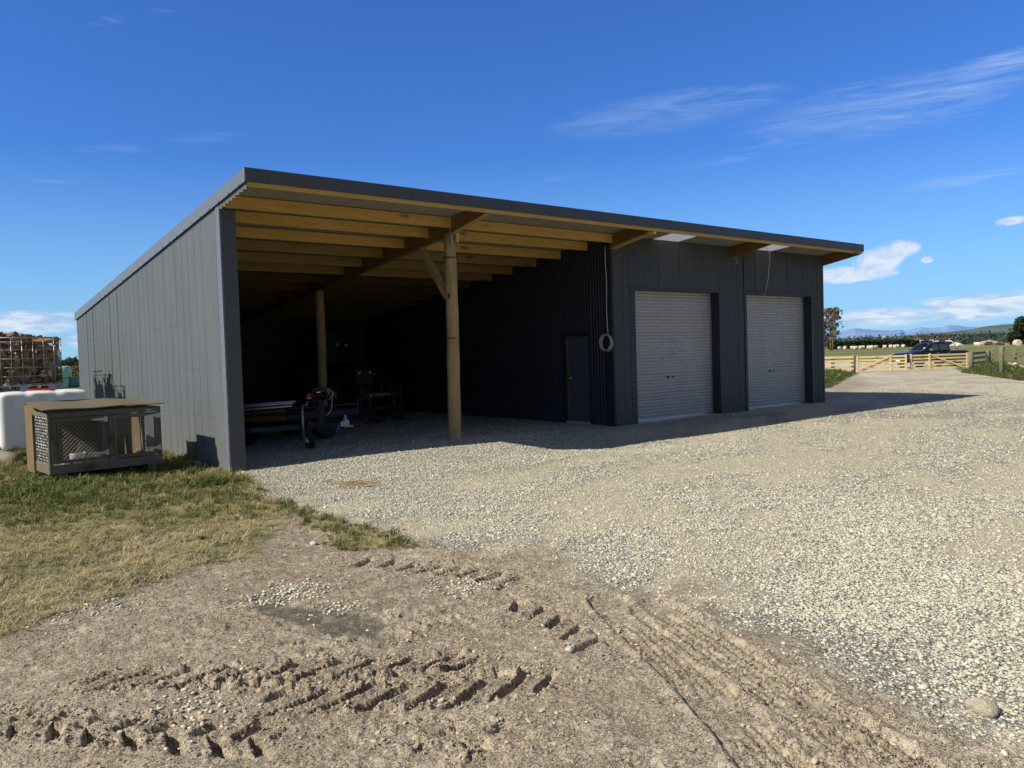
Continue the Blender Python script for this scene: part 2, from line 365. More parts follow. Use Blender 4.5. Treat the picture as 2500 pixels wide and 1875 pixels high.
def height(x, y, fine=True):
    r = np.hypot(x-CAM.x, y-CAM.y)
    h = .075*np.exp(-(((x-4.1)/2.2)**2+((y+.4)/1.3)**2))-.05*np.exp(-(((x+.1)/1.2)**2+((y-.2)/1.2)**2))-.05*np.exp(-(((x-5.9)/1.0)**2+((y+2.4)/.9)**2))-.055*sstep(4.8, 6.2, x)*sstep(30, 22, x)*np.exp(-((y+2.3)/1.4)**2)-.02*np.exp(-(((x-9)/2)**2+(y/1.5)**2))
    h = h-.03*np.exp(-(((x-9)/3)**2+((y+2.5)/1)**2))
    h = h+(fbm(x, y, .45, 3, .5, 11)-.5)*.07*np.exp(-np.maximum(r-6, 0)/14)
    h = h-.10*sstep(36, 44, x)
    if not fine: return h
    g, mu, tu, sg, gr = zones(x, y)
    k = np.exp(-np.maximum(r-9, 0)/9)
    dn = dens(x, y)
    h = h+gr*k*((fbm(x, y, 11, 3, .6, 21)-.5)*.022+dn*.012)
    h = h-sstep(0, .4, mu)*.02*k
    m = sstep(-.1, .25, mu)*k
    rough = fbm(x, y, 3.1, 5, .6, 31)-.5; clod = np.clip(fbm(x, y, 15, 4, .65, 33)-.52, 0, .22)
    cmask = sstep(.45, .62, fbm(x, y, 1.1, 3, .5, 35))
    h = h+m*((fbm(x, y, 30, 2, .6, 37)-.5)*.014+rough*.030+clod*.085*(.12+cmask))
    h = h+sg*k*(fbm(x, y, 5, 3, .6, 41)-.5)*.05
    wx = (fbm(x, y, 5, 4, .6, 51)-.5)*.045; wy = (fbm(x, y, 5, 4, .6, 53)-.5)*.045
    for pts, half, amp, pitch, sk, chev in LUG:
        S, T, D, L = seg_local(x+wx, y+wy, pts)
        inb = sstep(half+.04, half-.02, D)*sstep(-.02, .15, S)*sstep(L+.02, L-.15, S)
        tt = np.where(T > 0, T, -T) if chev else T
        ph = (S/pitch-tt*sk+(np.where(T > 0, .5, 0) if chev else 0)+(fbm(x, y, 1.8, 2, .5, 55)-.5)*.5) % 1.0
        lug = sstep(.0, .06, ph)*sstep(.40, .30, ph)
        rim = np.exp(-((ph-.52)/.10)**2)+.5*np.exp(-((ph-.95)/.05)**2)
        patch = sstep(.28, .46, fbm(x, y, 1.5+chev, 3, .5, 57))*(.35+.5*chev)+.65-.5*chev
        h = h+amp*inb*patch*(-.056*lug+.009*rim-.004)+amp*.05*np.exp(-((D-half-.03)/.04)**2)*np.minimum(clod, .2)*2.2*sstep(-.02, .15, S)*sstep(L+.02, L-.15, S)
    for pts, half in CAR:
        S, T, D, L = seg_local(x+wx*.3, y+wy*.3, pts)
        inb = sstep(half+.03, half-.01, D)
        rib = np.cos(T*2*math.pi/.055); blk = sstep(.3, .6, (S/.045+np.abs(T)*3) % 1.0)
        pt = sstep(.38, .6, fbm(x, y, 1.2, 2, .5, 59))*.8+.2
        h = h*(1-inb*.0)+inb*(-.02+pt*(.005*rib+.010*blk))-inb*m*rough*.03+.012*np.exp(-((D-half-.03)/.03)**2)*m
    wet = sstep(-.06, .05, poly_sd(x, y, WET)+(fbm(x, y, 6, 3, .5, 61)-.5)*.16)
    h = h*(1-wet*.6)-wet*.03
    bld = (x > 0) & (x < 17.6) & (y > .3) & (y < 12)
    return np.where(bld & (r > 16), h*.5, h)
def hz(x, y): return float(height(np.array([x]), np.array([y]), True)[0])
# one sheet of rings about the yard, split into its three surfaces
az0 = math.degrees(math.atan2(FW.x, FW.y))
th = np.concatenate([np.arange(az0-46, az0+46, .092), np.arange(az0+46, az0+314, 3.0)])
rs = [1.6]
while rs[-1] < 26000:
    q = rs[-1]; rs.append(q*(1.0036 if q < 15 else 1.008 if q < 60 else 1.05))
rs = np.array(rs)
TH, RS = np.meshgrid(np.radians(th), rs)
X = (CAM.x+RS*np.sin(TH)).ravel(); Y = (CAM.y+RS*np.cos(TH)).ravel()
Z = np.empty_like(X)
nearm = np.hypot(X-CAM.x, Y-CAM.y) < 75
Z[:] = -.10; Z[nearm] = height(X[nearm], Y[nearm])
g_, mu_, tu_, sg_, gr_ = zones(X, Y)
dn_ = dens(X, Y)
wet_ = sstep(-.06, .05, poly_sd(X, Y, WET)+(fbm(X, Y, 6, 3, .5, 61)-.5)*.16)
COL = np.stack([gr_, sg_, wet_, dn_], 1).astype(np.float32)
nr, nt = RS.shape
I = np.arange(nr*nt).reshape(nr, nt)
Q = np.stack([I[:-1, :], np.roll(I, -1, 1)[:-1, :], np.roll(I, -1, 1)[1:, :], I[1:, :]], -1).reshape(-1, 4)[:, ::-1]
cx, cy = X[Q].mean(1), Y[Q].mean(1)
lbl = np.where(g_[Q].mean(1) > 0, 1, np.where(mu_[Q].mean(1) > 0, 0, 2)); lbl = np.where(tu_[Q].mean(1) > .03, 2, lbl)

mt = mat('yard_ground', (.3, .25, .18), .9, 0, .2); t = NT(mt); o = t.coord()
zc = t.n.new('ShaderNodeAttribute'); zc.attribute_name = 'zone'; sx = t.n.new('ShaderNodeSeparateColor'); t.l.new(zc.outputs['Color'], sx.inputs[0])
gr, sg, wt, dnn = sx.outputs[0], sx.outputs[1], sx.outputs[2], zc.outputs['Alpha']
n1 = t.noise(o, 1.3, 8, .62); n2 = t.noise(o, 9, 6, .65); n3 = t.noise(o, 60, 4, .7)
wob = t.vmath('ADD', o, t.vmath('SCALE', t.noise(o, 14, 3, .6, 0, True))); wob.node.inputs[3].default_value = .05
cr1 = t.vor(wob, 6.5, 'DISTANCE_TO_EDGE'); crack = t.math('MULTIPLY', t.rng(cr1, 0, .05, 1, 0), t.rng(n2, .38, .5))
cr2 = t.vor(wob, 15, 'DISTANCE_TO_EDGE'); crack2 = t.math('MULTIPLY', t.rng(cr2, 0, .07, .8, 0), t.rng(n1, .42, .54))
mud = t.ramp(n1, [(.28, (.36, .28, .18)), (.44, (.50, .41, .28)), (.58, (.70, .59, .42)), (.72, (.58, .49, .345))])
mud = t.mix(t.rng(n2, .38, .7, 0, .5), mud, (.22, .172, .125))
mud = t.mix(t.rng(n3, .42, .7, 0, .55), mud, (.66, .57, .44))
mud = t.mix(t.rng(t.noise(o, 32, 5, .75), .56, .70, 0, .7), mud, (.13, .10, .07))
mud = t.mix(t.rng(t.noise(o, 3.2, 6, .7), .52, .66, 0, .5), mud, (.27, .215, .155))
mud = t.mix(t.math('MAXIMUM', crack, crack2), mud, (.07, .052, .036))
mud = t.mix(t.math('MULTIPLY', wt, t.rng(n2, .3, .62, .45, .95)), mud, (.15, .13, .10))
tan = t.ramp(n1, [(.3, (.64, .55, .375)), (.5, (.78, .69, .495)), (.7, (.84, .76, .565))])
tan = t.mix(t.rng(n2, .4, .65, 0, .35), tan, (.50, .42, .28))
vs = t.vor(o, 26, 'F1', 'Color'); ve = t.vor(o, 26, 'DISTANCE_TO_EDGE'); vd = t.vor(o, 26, 'F1')
vs2 = t.vor(o, 52, 'F1', 'Color'); ve2 = t.vor(o, 52, 'DISTANCE_TO_EDGE')
stone = t.ramp(t.sep(vs)[0], [(0, (.40, .38, .31)), (.3, (.62, .59, .48)), (.6, (.72, .70, .58)), (.85, (.55, .55, .50)), (1, (.36, .37, .36))])
stone = t.mix(t.rng(ve, 0, .12, .75, 0), stone, (.30, .25, .17))
chips = t.ramp(t.sep(vs2)[0], [(0, (.56, .48, .33)), (.5, (.72, .65, .48)), (1, (.60, .55, .43))])
chips = t.mix(t.rng(ve2, 0, .10, .55, 0), chips, (.36, .29, .19))
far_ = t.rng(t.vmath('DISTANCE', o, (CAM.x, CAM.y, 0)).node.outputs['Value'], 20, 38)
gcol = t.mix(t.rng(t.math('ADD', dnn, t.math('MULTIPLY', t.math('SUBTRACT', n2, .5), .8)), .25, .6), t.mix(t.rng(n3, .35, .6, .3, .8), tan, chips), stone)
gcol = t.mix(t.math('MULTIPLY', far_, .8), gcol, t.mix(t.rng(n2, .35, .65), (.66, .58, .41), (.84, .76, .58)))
straw = t.ramp(n2, [(.3, (.27, .22, .11)), (.5, (.46, .385, .19)), (.7, (.58, .49, .27))])
pos = t.sep(o); dist = t.vmath('DISTANCE', o, (CAM.x, CAM.y, 0)); dist = dist.node.outputs['Value']
band = t.noise(t.mapping(o, (.012, .10, 0), (0, 0, 0), (0, 0, R(-62))), 1.0, 4, .6)
field = t.ramp(band, [(.34, (.135, .16, .055)), (.5, (.20, .22, .08)), (.62, (.26, .26, .11))])
field = t.mix(t.rng(t.noise(o, .8, 5), .4, .7, 0, .4), field, (.20, .18, .08))
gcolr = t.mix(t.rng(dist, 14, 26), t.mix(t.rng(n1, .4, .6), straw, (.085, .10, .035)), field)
c = t.mix(gr, mud, gcol); c = t.mix(sg, c, gcolr)
hgt = t.math('ADD', t.math('MULTIPLY', n2, .6), t.math('MULTIPLY', n3, .35)); hgt = t.math('SUBTRACT', hgt, t.math('MULTIPLY', crack, .5))
hgt = t.math('ADD', hgt, t.math('MULTIPLY', t.math('MULTIPLY', gr, t.rng(dnn, .15, .7, .15, 1)), t.math('ADD', t.math('MULTIPLY', t.rng(ve, 0, .3), .6), t.math('MULTIPLY', t.rng(ve2, 0, .3), .4))))
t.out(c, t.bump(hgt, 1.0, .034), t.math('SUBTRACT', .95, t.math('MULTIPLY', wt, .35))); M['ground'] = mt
for k, nm in enumerate(('mud_track', 'gravel_yard', 'grass_field')):
    q = Q[lbl == k]; u, inv = np.unique(q, return_inverse=True); q2 = inv.reshape(-1, 4)
    me = bpy.data.meshes.new(nm); me.vertices.add(len(u)); me.vertices.foreach_set('co', np.stack([X[u], Y[u], Z[u]], 1).astype(np.float32).ravel())
    me.loops.add(q2.size); me.loops.foreach_set('vertex_index', q2.ravel().astype(np.int32))
    me.polygons.add(len(q2)); me.polygons.foreach_set('loop_start', np.arange(0, q2.size, 4, dtype=np.int32)); me.polygons.foreach_set('loop_total', np.full(len(q2), 4, np.int32))
    me.update(calc_edges=True); me.polygons.foreach_set('use_smooth', np.ones(len(q2), bool))
    ca = me.color_attributes.new('zone', 'FLOAT_COLOR', 'POINT'); ca.data.foreach_set('color', COL[u].ravel())
    me.materials.append(M['ground']); o = bpy.data.objects.new(nm, me); C.objects.link(o); struct(o)
# ------------------------------------------------------------------ scattered stuff (stones, grass blades)
def unlinked(name, v, f, material, smooth=False):
    me = bpy.data.meshes.new(name); me.from_pydata(v, [], f); me.materials.append(material)
    if smooth:
        for p in me.polygons: p.use_smooth = True
    return bpy.data.objects.new(name, me)
def scatter(name, P, rot, scl, tint, srcs):
    n = len(P); me = bpy.data.meshes.new(name); me.vertices.add(n); me.vertices.foreach_set('co', P.astype(np.float32).ravel())
    for an, ty, dat in (('rot', 'FLOAT_VECTOR', rot), ('scl', 'FLOAT_VECTOR', scl), ('tint', 'FLOAT', tint)):
        a = me.attributes.new(an, ty, 'POINT'); a.data.foreach_set('vector' if ty == 'FLOAT_VECTOR' else 'value', np.asarray(dat, np.float32).ravel())
    a = me.attributes.new('idx', 'INT', 'POINT'); a.data.foreach_set('value', RNG.integers(0, len(srcs), n).astype(np.int32))
    me.materials.append(srcs[0].data.materials[0])
    o = bpy.data.objects.new(name, me); C.objects.link(o)
    ng = bpy.data.node_groups.new(name, 'GeometryNodeTree')
    ng.interface.new_socket('Geometry', in_out='INPUT', socket_type='NodeSocketGeometry'); ng.interface.new_socket('Geometry', in_out='OUTPUT', socket_type='NodeSocketGeometry')
    N = ng.nodes; L = ng.links; gi = N.new('NodeGroupInput'); go = N.new('NodeGroupOutput'); ip = N.new('GeometryNodeInstanceOnPoints'); gt = N.new('GeometryNodeGeometryToInstance')
    for s in reversed(srcs):
        oi = N.new('GeometryNodeObjectInfo'); oi.inputs['Object'].default_value = s; L.new(oi.outputs['Geometry'], gt.inputs[0])
    def at(nm, ty):
        a = N.new('GeometryNodeInputNamedAttribute'); a.data_type = ty; a.inputs[0].default_value = nm; return a.outputs['Attribute']
    L.new(gi.outputs[0], ip.inputs['Points']); L.new(gt.outputs[0], ip.inputs['Instance']); ip.inputs['Pick Instance'].default_value = True
    L.new(at('idx', 'INT'), ip.inputs['Instance Index']); L.new(at('rot', 'FLOAT_VECTOR'), ip.inputs['Rotation']); L.new(at('scl', 'FLOAT_VECTOR'), ip.inputs['Scale'])
    L.new(ip.outputs[0], go.inputs[0])
    md = o.modifiers.new('scatter', 'NODES'); md.node_group = ng
    o['kind'] = 'stuff'; return o
mt = mat('loose_stone', (.6, .58, .5), .85, 0, .25); t = NT(mt)
tn = t.attr('tint', 'INSTANCER', 'Fac'); o_ = t.coord(); ns = t.noise(o_, 3.0, 4, .6)
c = t.ramp(tn, [(0, (.34, .345, .33)), (.16, (.50, .48, .41)), (.35, (.65, .605, .445)), (.62, (.79, .735, .555)), (.82, (.68, .60, .42)), (.92, (.52, .465, .34)), (1, (.37, .375, .36))])
c = t.mix(t.rng(ns, .4, .75, 0, .35), c, (.44, .38, .27)); t.out(c); M['stone'] = mt
STONES = []
for k in range(7):
    bm = bmesh.new(); bmesh.ops.create_icosphere(bm, subdivisions=1 if k else 2, radius=.5)
    rr = random.Random(k+5); ax = (1, rr.uniform(.6, .9), rr.uniform(.26, .42)); dirs = [(Vector((rr.gauss(0, 1), rr.gauss(0, 1), rr.gauss(0, 1))).normalized(), rr.uniform(.30, .46)) for _ in range(5)]
    for v in bm.verts:
        for d, lim in dirs:
            q = v.co.dot(d)
            if q > lim: v.co -= d*(q-lim)*.8
        v.co = Vector((v.co.x*ax[0], v.co.y*ax[1], v.co.z*ax[2]))*1.1
    STONES.append(unlinked('stone_shape', [tuple(v.co) for v in bm.verts], [tuple(v.index for v in f.verts) for f in bm.faces], M['stone'], True)); bm.free()
def ring_points(n, r0, r1, pw=1.0, half=38):
    u = RNG.random(n); r = (r0**pw+u*(r1**pw-r0**pw))**(1/pw); a = np.radians(az0+RNG.uniform(-half, half, n))
    return CAM.x+r*np.sin(a), CAM.y+r*np.cos(a), r
def stones():
    P = []; S = []
    for n, r0, r1, lo, hi, fi, fo in ((390000, 3.2, 11.5, .012, .031, 0, 4), (320000, 7.5, 20, .015, .034, 4, 6), (150000, 14, 40, .024, .046, 6, 8)):
        x, y, r = ring_points(n, r0, r1, 2.0); g, mu, tu, sg, gr = zones(x, y); d = dens(x, y)
        pr = gr*(.16+.84*d**1.2)*(.30+.70*sstep(.0, .75, g+(fbm(x, y, 1.3, 3, .5, 77)-.5)*1.2))*np.clip((r-r0)/fi if fi else 1, 0, 1)*np.clip((r1-r)/fo, 0, 1)
        k = RNG.random(n) < pr; k &= ~((x > 8.7) & (x < 17.5) & (y > .15) & (y < 12))
        x, y, r = x[k], y[k], r[k]; s = lo+(hi-lo)*RNG.random(len(x))**2.2; s = s*np.where(RNG.random(len(x)) < .04, 1.75, 1)
        P.append(np.stack([x, y, height(x, y)+s*.10*RNG.random(len(x))], 1)); S.append(s)
    # strays on the mud, the pile by the puddle and the few by the grass edge
    n = 5000; x, y, r = ring_points(n, 3.2, 9, 2.0); g, mu, tu, sg, gr = zones(x, y)
    k = (mu > 0) & (RNG.random(n) < np.exp(g/.5)*.9+.03); x, y = x[k], y[k]; s = RNG.uniform(.008, .028, len(x)); P.append(np.stack([x, y, height(x, y)+s*.1], 1)); S.append(s)
    for (u, v, n, sx_, sy_) in ((720, 1440, 330, .16, .07), (830, 1475, 60, .14, .05), (460, 1705, 60, .1, .06), (450, 1760, 60, .14, .06), (1120, 1420, 150, .16, .1), (640, 1460, 50, .08, .05), (180, 1500, 80, .18, .05), (300, 1470, 60, .2, .04), (1000, 1590, 40, .4, .2)):
        c0 = gp(u, v); x = c0.x+RT.x*RNG.normal(0, sx_, n)+FWH.x*RNG.normal(0, sy_, n); y = c0.y+RT.y*RNG.normal(0, sx_, n)+FWH.y*RNG.normal(0, sy_, n)
        s = RNG.uniform(.012, .034, n); P.append(np.stack([x, y, height(x, y)+s*.15], 1)); S.append(s)
    P = np.concatenate(P); S = np.concatenate(S); n = len(P)
    rot = np.stack([RNG.normal(0, .22, n), RNG.normal(0, .22, n), RNG.uniform(0, 6.28, n)], 1)
    o = scatter('loose_gravel', P, rot, np.repeat(S[:, None], 3, 1)*RNG.uniform(.85, 1.2, (n, 3)), RNG.random(n), STONES)
    o['label'] = 'pale grey river gravel spread loose over the yard'; o['category'] = 'gravel'
    print('stones', n)
stones()
mt = mat('mud_crumb', (.3, .24, .17), .95, 0, .15); t = NT(mt); tn = t.attr('tint', 'INSTANCER', 'Fac')
t.out(t.ramp(tn, [(0, (.28, .22, .155)), (.5, (.43, .355, .26)), (1, (.58, .49, .37))])); M['crumb'] = mt
CRUMB = []
for q_ in STONES[1:]: CRUMB.append(unlinked('crumb_shape', [tuple(v.co*Vector((1, 1, 1.35))*random.uniform(.72, 1.2)) for v in q_.data.vertices], [tuple(p.vertices) for p in q_.data.polygons], M['crumb'], False))
def crumbs():
    n = 150000; x, y, r = ring_points(n, 3.2, 9.5, 1.6); g, mu, tu, sg, gr = zones(x, y)
    cl_ = sstep(.40, .66, fbm(x, y, 1.9, 4, .6, 91))
    dmin = np.full(n, 9.0)
    for pts, half, *_ in LUG: dmin = np.minimum(dmin, np.abs(seg_local(x, y, pts)[2]-half*.9))
    k = (mu > -.05) & (RNG.random(n) < .04+.40*cl_+.38*np.exp(-(dmin/.06)**2)); k &= poly_sd(x, y, WET) < -.02
    x, y = x[k], y[k]; m_ = len(x); s = .004+.017*RNG.random(m_)**3.0; s *= np.where(dmin[k] < .06, 1.5, 1)
    o = scatter('mud_crumbs', np.stack([x, y, height(x, y)+s*.1], 1), np.stack([RNG.normal(0, .5, m_), RNG.normal(0, .5, m_), RNG.uniform(0, 6.28, m_)], 1), np.repeat(s[:, None], 3, 1)*RNG.uniform(.7, 1.3, (m_, 3)), RNG.random(m_), CRUMB)
    o['label'] = 'small crumbs of dry mud scattered over the rutted track'; o['category'] = 'dirt crumbs'
crumbs()
def clods():
    n = 30000; x, y, r = ring_points(n, 3.2, 9.0, 1.6); g, mu, tu, sg, gr = zones(x, y); dmin = np.full(n, 9.0)
    for pts, half, *_ in LUG: dmin = np.minimum(dmin, np.abs(seg_local(x, y, pts)[2]-half))
    cl_ = sstep(.50, .70, fbm(x, y, 1.6, 4, .6, 95)); k = (mu > 0) & (RNG.random(n) < .20*np.exp(-(dmin/.04)**2)+.12*cl_) & (poly_sd(x, y, WET) < -.05)
    x, y = x[k], y[k]; m_ = len(x); s = .018+.032*RNG.random(m_)**2
    o = scatter('mud_clods', np.stack([x, y, height(x, y)-s*.12], 1), np.stack([RNG.normal(0, .35, m_), RNG.normal(0, .35, m_), RNG.uniform(0, 6.28, m_)], 1), np.stack([s*RNG.uniform(.9, 1.7, m_), s, s*RNG.uniform(.8, 1.5, m_)], 1), RNG.random(m_), CRUMB)
    o['label'] = 'dry mud clods squeezed up along the tractor tyre marks'; o['category'] = 'mud clods'
clods()
mt = mat('grass_blade', (.1, .12, .04), .6, 0, .25); t = NT(mt)
tn = t.attr('tint', 'INSTANCER', 'Fac'); z = t.sep(t.coord('Object'))[2]
c = t.ramp(tn, [(0, (.085, .13, .03)), (.3, (.14, .19, .048)), (.5, (.33, .31, .11)), (.75, (.66, .55, .26)), (1, (.82, .70, .42))])
c = t.mix(t.rng(z, 0, .6, .55, 0), c, (.06, .055, .025)); t.out(c)
tr = t.n.new('ShaderNodeBsdfTranslucent'); t.l.new(c, tr.inputs[0]); mx = t.n.new('ShaderNodeMixShader'); mx.inputs[0].default_value = .35
t.l.new(t.b.outputs[0], mx.inputs[1]); t.l.new(tr.outputs[0], mx.inputs[2]); t.l.new(mx.outputs[0], t.n['Material Output'].inputs[0]); M['blade'] = mt
def tuft(seed, n=16, spread=.5, lean=.6, w=.045):
    r = random.Random(seed); v = []; f = []
    for k in range(n):
        a = r.uniform(0, 6.28); d = r.uniform(0, spread); x, y = d*math.cos(a), d*math.sin(a); h = r.uniform(.45, 1.05); b = r.uniform(0, 6.28); ln = r.uniform(.1, lean)*h
        px, py = -math.sin(b)*w*r.uniform(.6, 1.3), math.cos(b)*w*r.uniform(.6, 1.3); i = len(v)
        for q in (0, .4, .75):
            ww = (1-q*.55); dx = math.cos(b)*ln*q*q*1.3; dy = math.sin(b)*ln*q*q*1.3; zz = h*q*(1-.22*q*lean)
            v += [(x+dx-px*ww, y+dy-py*ww, zz), (x+dx+px*ww, y+dy+py*ww, zz)]
        v.append((x+math.cos(b)*ln*1.5, y+math.sin(b)*ln*1.5, h*(1-.35*lean)))
        f += [(i, i+1, i+3, i+2), (i+2, i+3, i+5, i+4), (i+4, i+5, i+6)]
    return v, f
UPR = [unlinked('grass_tuft_shape', *tuft(k, 16, .5, .55), M['blade']) for k in range(5)]
FLAT = [unlinked('straw_tuft_shape', *tuft(50+k, 15, .8, 1.9, .03), M['blade']) for k in range(5)]
def grass():
    n = 85000; x, y, r = ring_points(n, 4.5, 24, 1.6, 40); g, mu, tu, sg, gr = zones(x, y)
    tuin = tu > -.03
    k = ((sg > .5) | tuin) & ~((x > -.02) & (x < 17.6) & (y > -.0) & (y < 12)) & (x < 3)
    k &= RNG.random(n) < np.clip(.25+fbm(x, y, 1.6, 3, .5, 71)*1.2, 0, 1)*np.where(r > 14, .8, 1)
    x, y, r, tu, mu, g = x[k], y[k], r[k], tu[k], mu[k], g[k]
    edge = np.maximum(mu, g)                # negative inside the grass
    gn = fbm(x, y, .9, 4, .6, 73)
    far = sstep(6.5, 12.0, r)
    tint = np.clip(1.36-far*.66-gn*.70+.25*np.exp(edge/.5)+RNG.normal(0, .19, len(x)), 0, 1); tint = np.where(tu > -.05, np.clip(RNG.normal(.42, .2, len(x)), 0, 1), tint)
    tall = np.where((r > 9.3) & (y > -1.6), 1.0, 0)
    s = (.03+.085*RNG.random(len(x))**1.6)*(1+tall*.9*gn)
    z = height(x, y)
    flat = RNG.random(len(x)) < np.clip(tint*1.1-.1, 0, .9)
    for nm, kk, src, l in (('grass', ~flat, UPR, 'green grass growing round the wooden hutch and beside the shed'), ('dry_grass', flat, FLAT, 'flattened straw coloured dry grass along the mud edge')):
        m_ = kk.sum(); rot = np.stack([RNG.normal(0, .15, m_), RNG.normal(0, .15, m_), RNG.uniform(0, 6.28, m_)], 1)
        o = scatter(nm, np.stack([x, y, z-.004], 1)[kk], rot, np.repeat(s[kk][:, None], 3, 1)*RNG.uniform(.8, 1.2, (m_, 3)), tint[kk], src); o['label'] = l; o['category'] = 'grass'
    # rank grass by the fences and gate
    A = G2([(2352, 905), (2420, 918), (2500, 930)])+[(40.5, 2), (49, 6.8)]; B = G2([(2022, 948), (2055, 930), (2092, 909)])+[(38, 16), (30, 14), (24, 9)]
    for nm, poly, n, hh, l in (('tall_grass', A, 9000, .75, 'rank green grass around the lone fence post right of the gate'), ('tall_grass', B, 7000, .5, 'green grass clump between shed corner and gate post')):
        xs, ys = [p[0] for p in poly], [p[1] for p in poly]; x = RNG.uniform(min(xs), max(xs), n); y = RNG.uniform(min(ys), max(ys), n)
        sd = poly_sd(x, y, poly); k = sd > -.1; x, y, sd = x[k], y[k], sd[k]; m_ = len(x)
        s = hh*RNG.uniform(.5, 1.05, m_)*np.clip(.35+sd/1.5, .3, 1)
        o = scatter(nm, np.stack([x, y, height(x, y, False)-.02], 1), np.stack([RNG.normal(0, .15, m_), RNG.normal(0, .15, m_), RNG.uniform(0, 6.28, m_)], 1), np.stack([s*.9, s*.9, s], 1), np.clip(RNG.normal(.24, .16, m_), 0, 1), UPR)
        o['label'] = l; o['category'] = 'grass'
grass()
# ------------------------------------------------------------------ sky and sun
SUN_TO = Vector((-1.16, .236, 1.0)).normalized()          # towards the sun
elev = math.asin(SUN_TO.z)
w = bpy.data.worlds.new('World'); sc.world = w; w.use_nodes = True
class WT(NT):
    def __init__(s, t): s.t = t; s.n = t.nodes; s.l = t.links
t = WT(w.node_tree); bg = t.n['Background']
sky = t.n.new('ShaderNodeTexSky'); sky.sky_type = 'NISHITA'; sky.sun_disc = False; sky.sun_elevation = elev
sky.sun_rotation = math.atan2(SUN_TO.x, SUN_TO.y); sky.altitude = 30; sky.air_density = 1.15; sky.dust_density = .25; sky.ozone_density = 3.2
d = t.coord('Generated'); x, y, z = t.sep(d)
az = t.math('MULTIPLY', t.math('ARCTAN2', x, y), 57.2958); el = t.math('MULTIPLY', t.math('ARCSINE', z), 57.2958)
def ell(a, e, ra, re, tilt=0.0):
    da = t.math('SUBTRACT', az, a); de = t.math('SUBTRACT', t.math('SUBTRACT', el, e), t.math('MULTIPLY', da, tilt))
    q = t.math('ADD', t.math('POWER', t.math('ABSOLUTE', t.math('DIVIDE', da, ra)), 2.0), t.math('POWER', t.math('ABSOLUTE', t.math('DIVIDE', de, re)), 2.0))
    return t.math('SUBTRACT', 1.0, q, None, True)
def fold(op, xs):
    r = xs[0]
    for q in xs[1:]: r = t.math(op, r, q)
    return r
vec = t.comb(az, el, 0.0)
# high thin streaks
ci = t.noise(t.mapping(vec, (.13, 1.5, 1), (0, 0, 0), (0, 0, R(-4.5))), 1.0, 10, .72, 1.6)
ci2 = t.noise(t.mapping(vec, (.05, .25, 1)), 1.0, 3, .5)
cm = fold('MAXIMUM', [ell(50, 16.2, 10.5, 1.7, .06), ell(63.5, 14.9, 12, 2.4, .05), ell(70, 16.2, 6, 1.1, .12), t.math('MULTIPLY', ell(18, 14.9, 3.6, .55, .13), .75), t.math('MULTIPLY', ell(12.5, 13.8, 4, .5, .1), .6),
    t.math('MULTIPLY', ell(53, 12.7, 5, .45, .08), .7), t.math('MULTIPLY', ell(69, 10.0, 6, .6, .05), .8), t.math('MULTIPLY', ell(12.5, 21.2, 2.4, .5, .25), .45), t.math('MULTIPLY', ell(15.8, 22.3, 2.4, .5, .2), .45), t.math('MULTIPLY', ell(9, 11.6, 3, .25), .5), t.math('MULTIPLY', ell(42, 12.3, 3.5, .7, .2), .5)])
cirrus = t.math('MULTIPLY', t.rng(t.math('MULTIPLY', ci, t.math('POWER', cm, .5)), .29, .74), t.rng(ci2, .3, .6, .4, 1))
cirrus = t.math('MULTIPLY', t.math('POWER', cirrus, 1.25), .52, None, True)
# heaped clouds by the horizon, placed by bearing and height
cn = t.noise(t.mapping(vec, (.8, 1.2, 1)), 1.0, 9, .66, .5); cb = t.noise(t.mapping(vec, (1.6, 2.4, 1)), 1.0, 6, .6, .3)
def heap(lst): return fold('MAXIMUM', [ell(*q) for q in lst])
hm = heap([(61.2, 4.7, 1.9, .65), (63.6, 5.35, 2.1, 1.25, .28), (64.9, 6.05, 1.3, .7), (62.2, 4.45, 2.9, .45, .05), (66.35, 5.25, .45, .28), (70.9, 7.2, 1.0, .33)])
hs = t.math('MULTIPLY', t.math('ADD', t.math('MULTIPLY', hm, 1.15), t.math('MULTIPLY', t.math('SUBTRACT', cn, .5), 1.9)), t.rng(hm, 0, .12)); hcov = t.rng(hs, .18, .85)
hl = t.math('SUBTRACT', t.rng(t.noise(t.mapping(vec, (.8, 1.2, 1), (0, .34, 0)), 1.0, 9, .66, .5), .35, .68), t.math('MULTIPLY', t.math('SUBTRACT', cn, .5), .9))
lowm = heap([(70, 2.1, 5.5, 1.0, .06), (64.0, 1.7, 4.6, .75), (74, 2.6, 4, 1.0), (68.5, 2.5, 3, .5), (7.5, 2.9, 4.0, .85), (5.5, 1.8, 3.2, .6), (10.8, 1.7, 1.8, .7)])
cl = t.noise(t.mapping(vec, (.28, 1.3, 1)), 1.0, 7, .6, .6)
ls = t.math('MULTIPLY', t.math('ADD', t.math('MULTIPLY', lowm, 1.25), t.math('MULTIPLY', t.math('SUBTRACT', cl, .5), 1.7)), t.rng(lowm, 0, .15)); lcov = t.rng(ls, .15, 1.0)
llit = t.rng(t.noise(t.mapping(vec, (.4, 1.9, 1), (3, 0, 0)), 1.0, 6, .6, .5), .40, .60)
cov = t.math('MAXIMUM', hcov, t.math('MULTIPLY', lcov, .95)); lit = t.math('ADD', t.math('MULTIPLY', t.math('ADD', hl, .35), hcov), t.math('MULTIPLY', llit, t.math('SUBTRACT', 1.0, hcov)), None, True)
SKY_GAIN = .085
base = t.mix(1.0, sky.outputs[0], (.43, .86, 1.66), 'MULTIPLY')
lo = t.math('MULTIPLY', t.rng(el, 14, 0), 1.0, None, True)
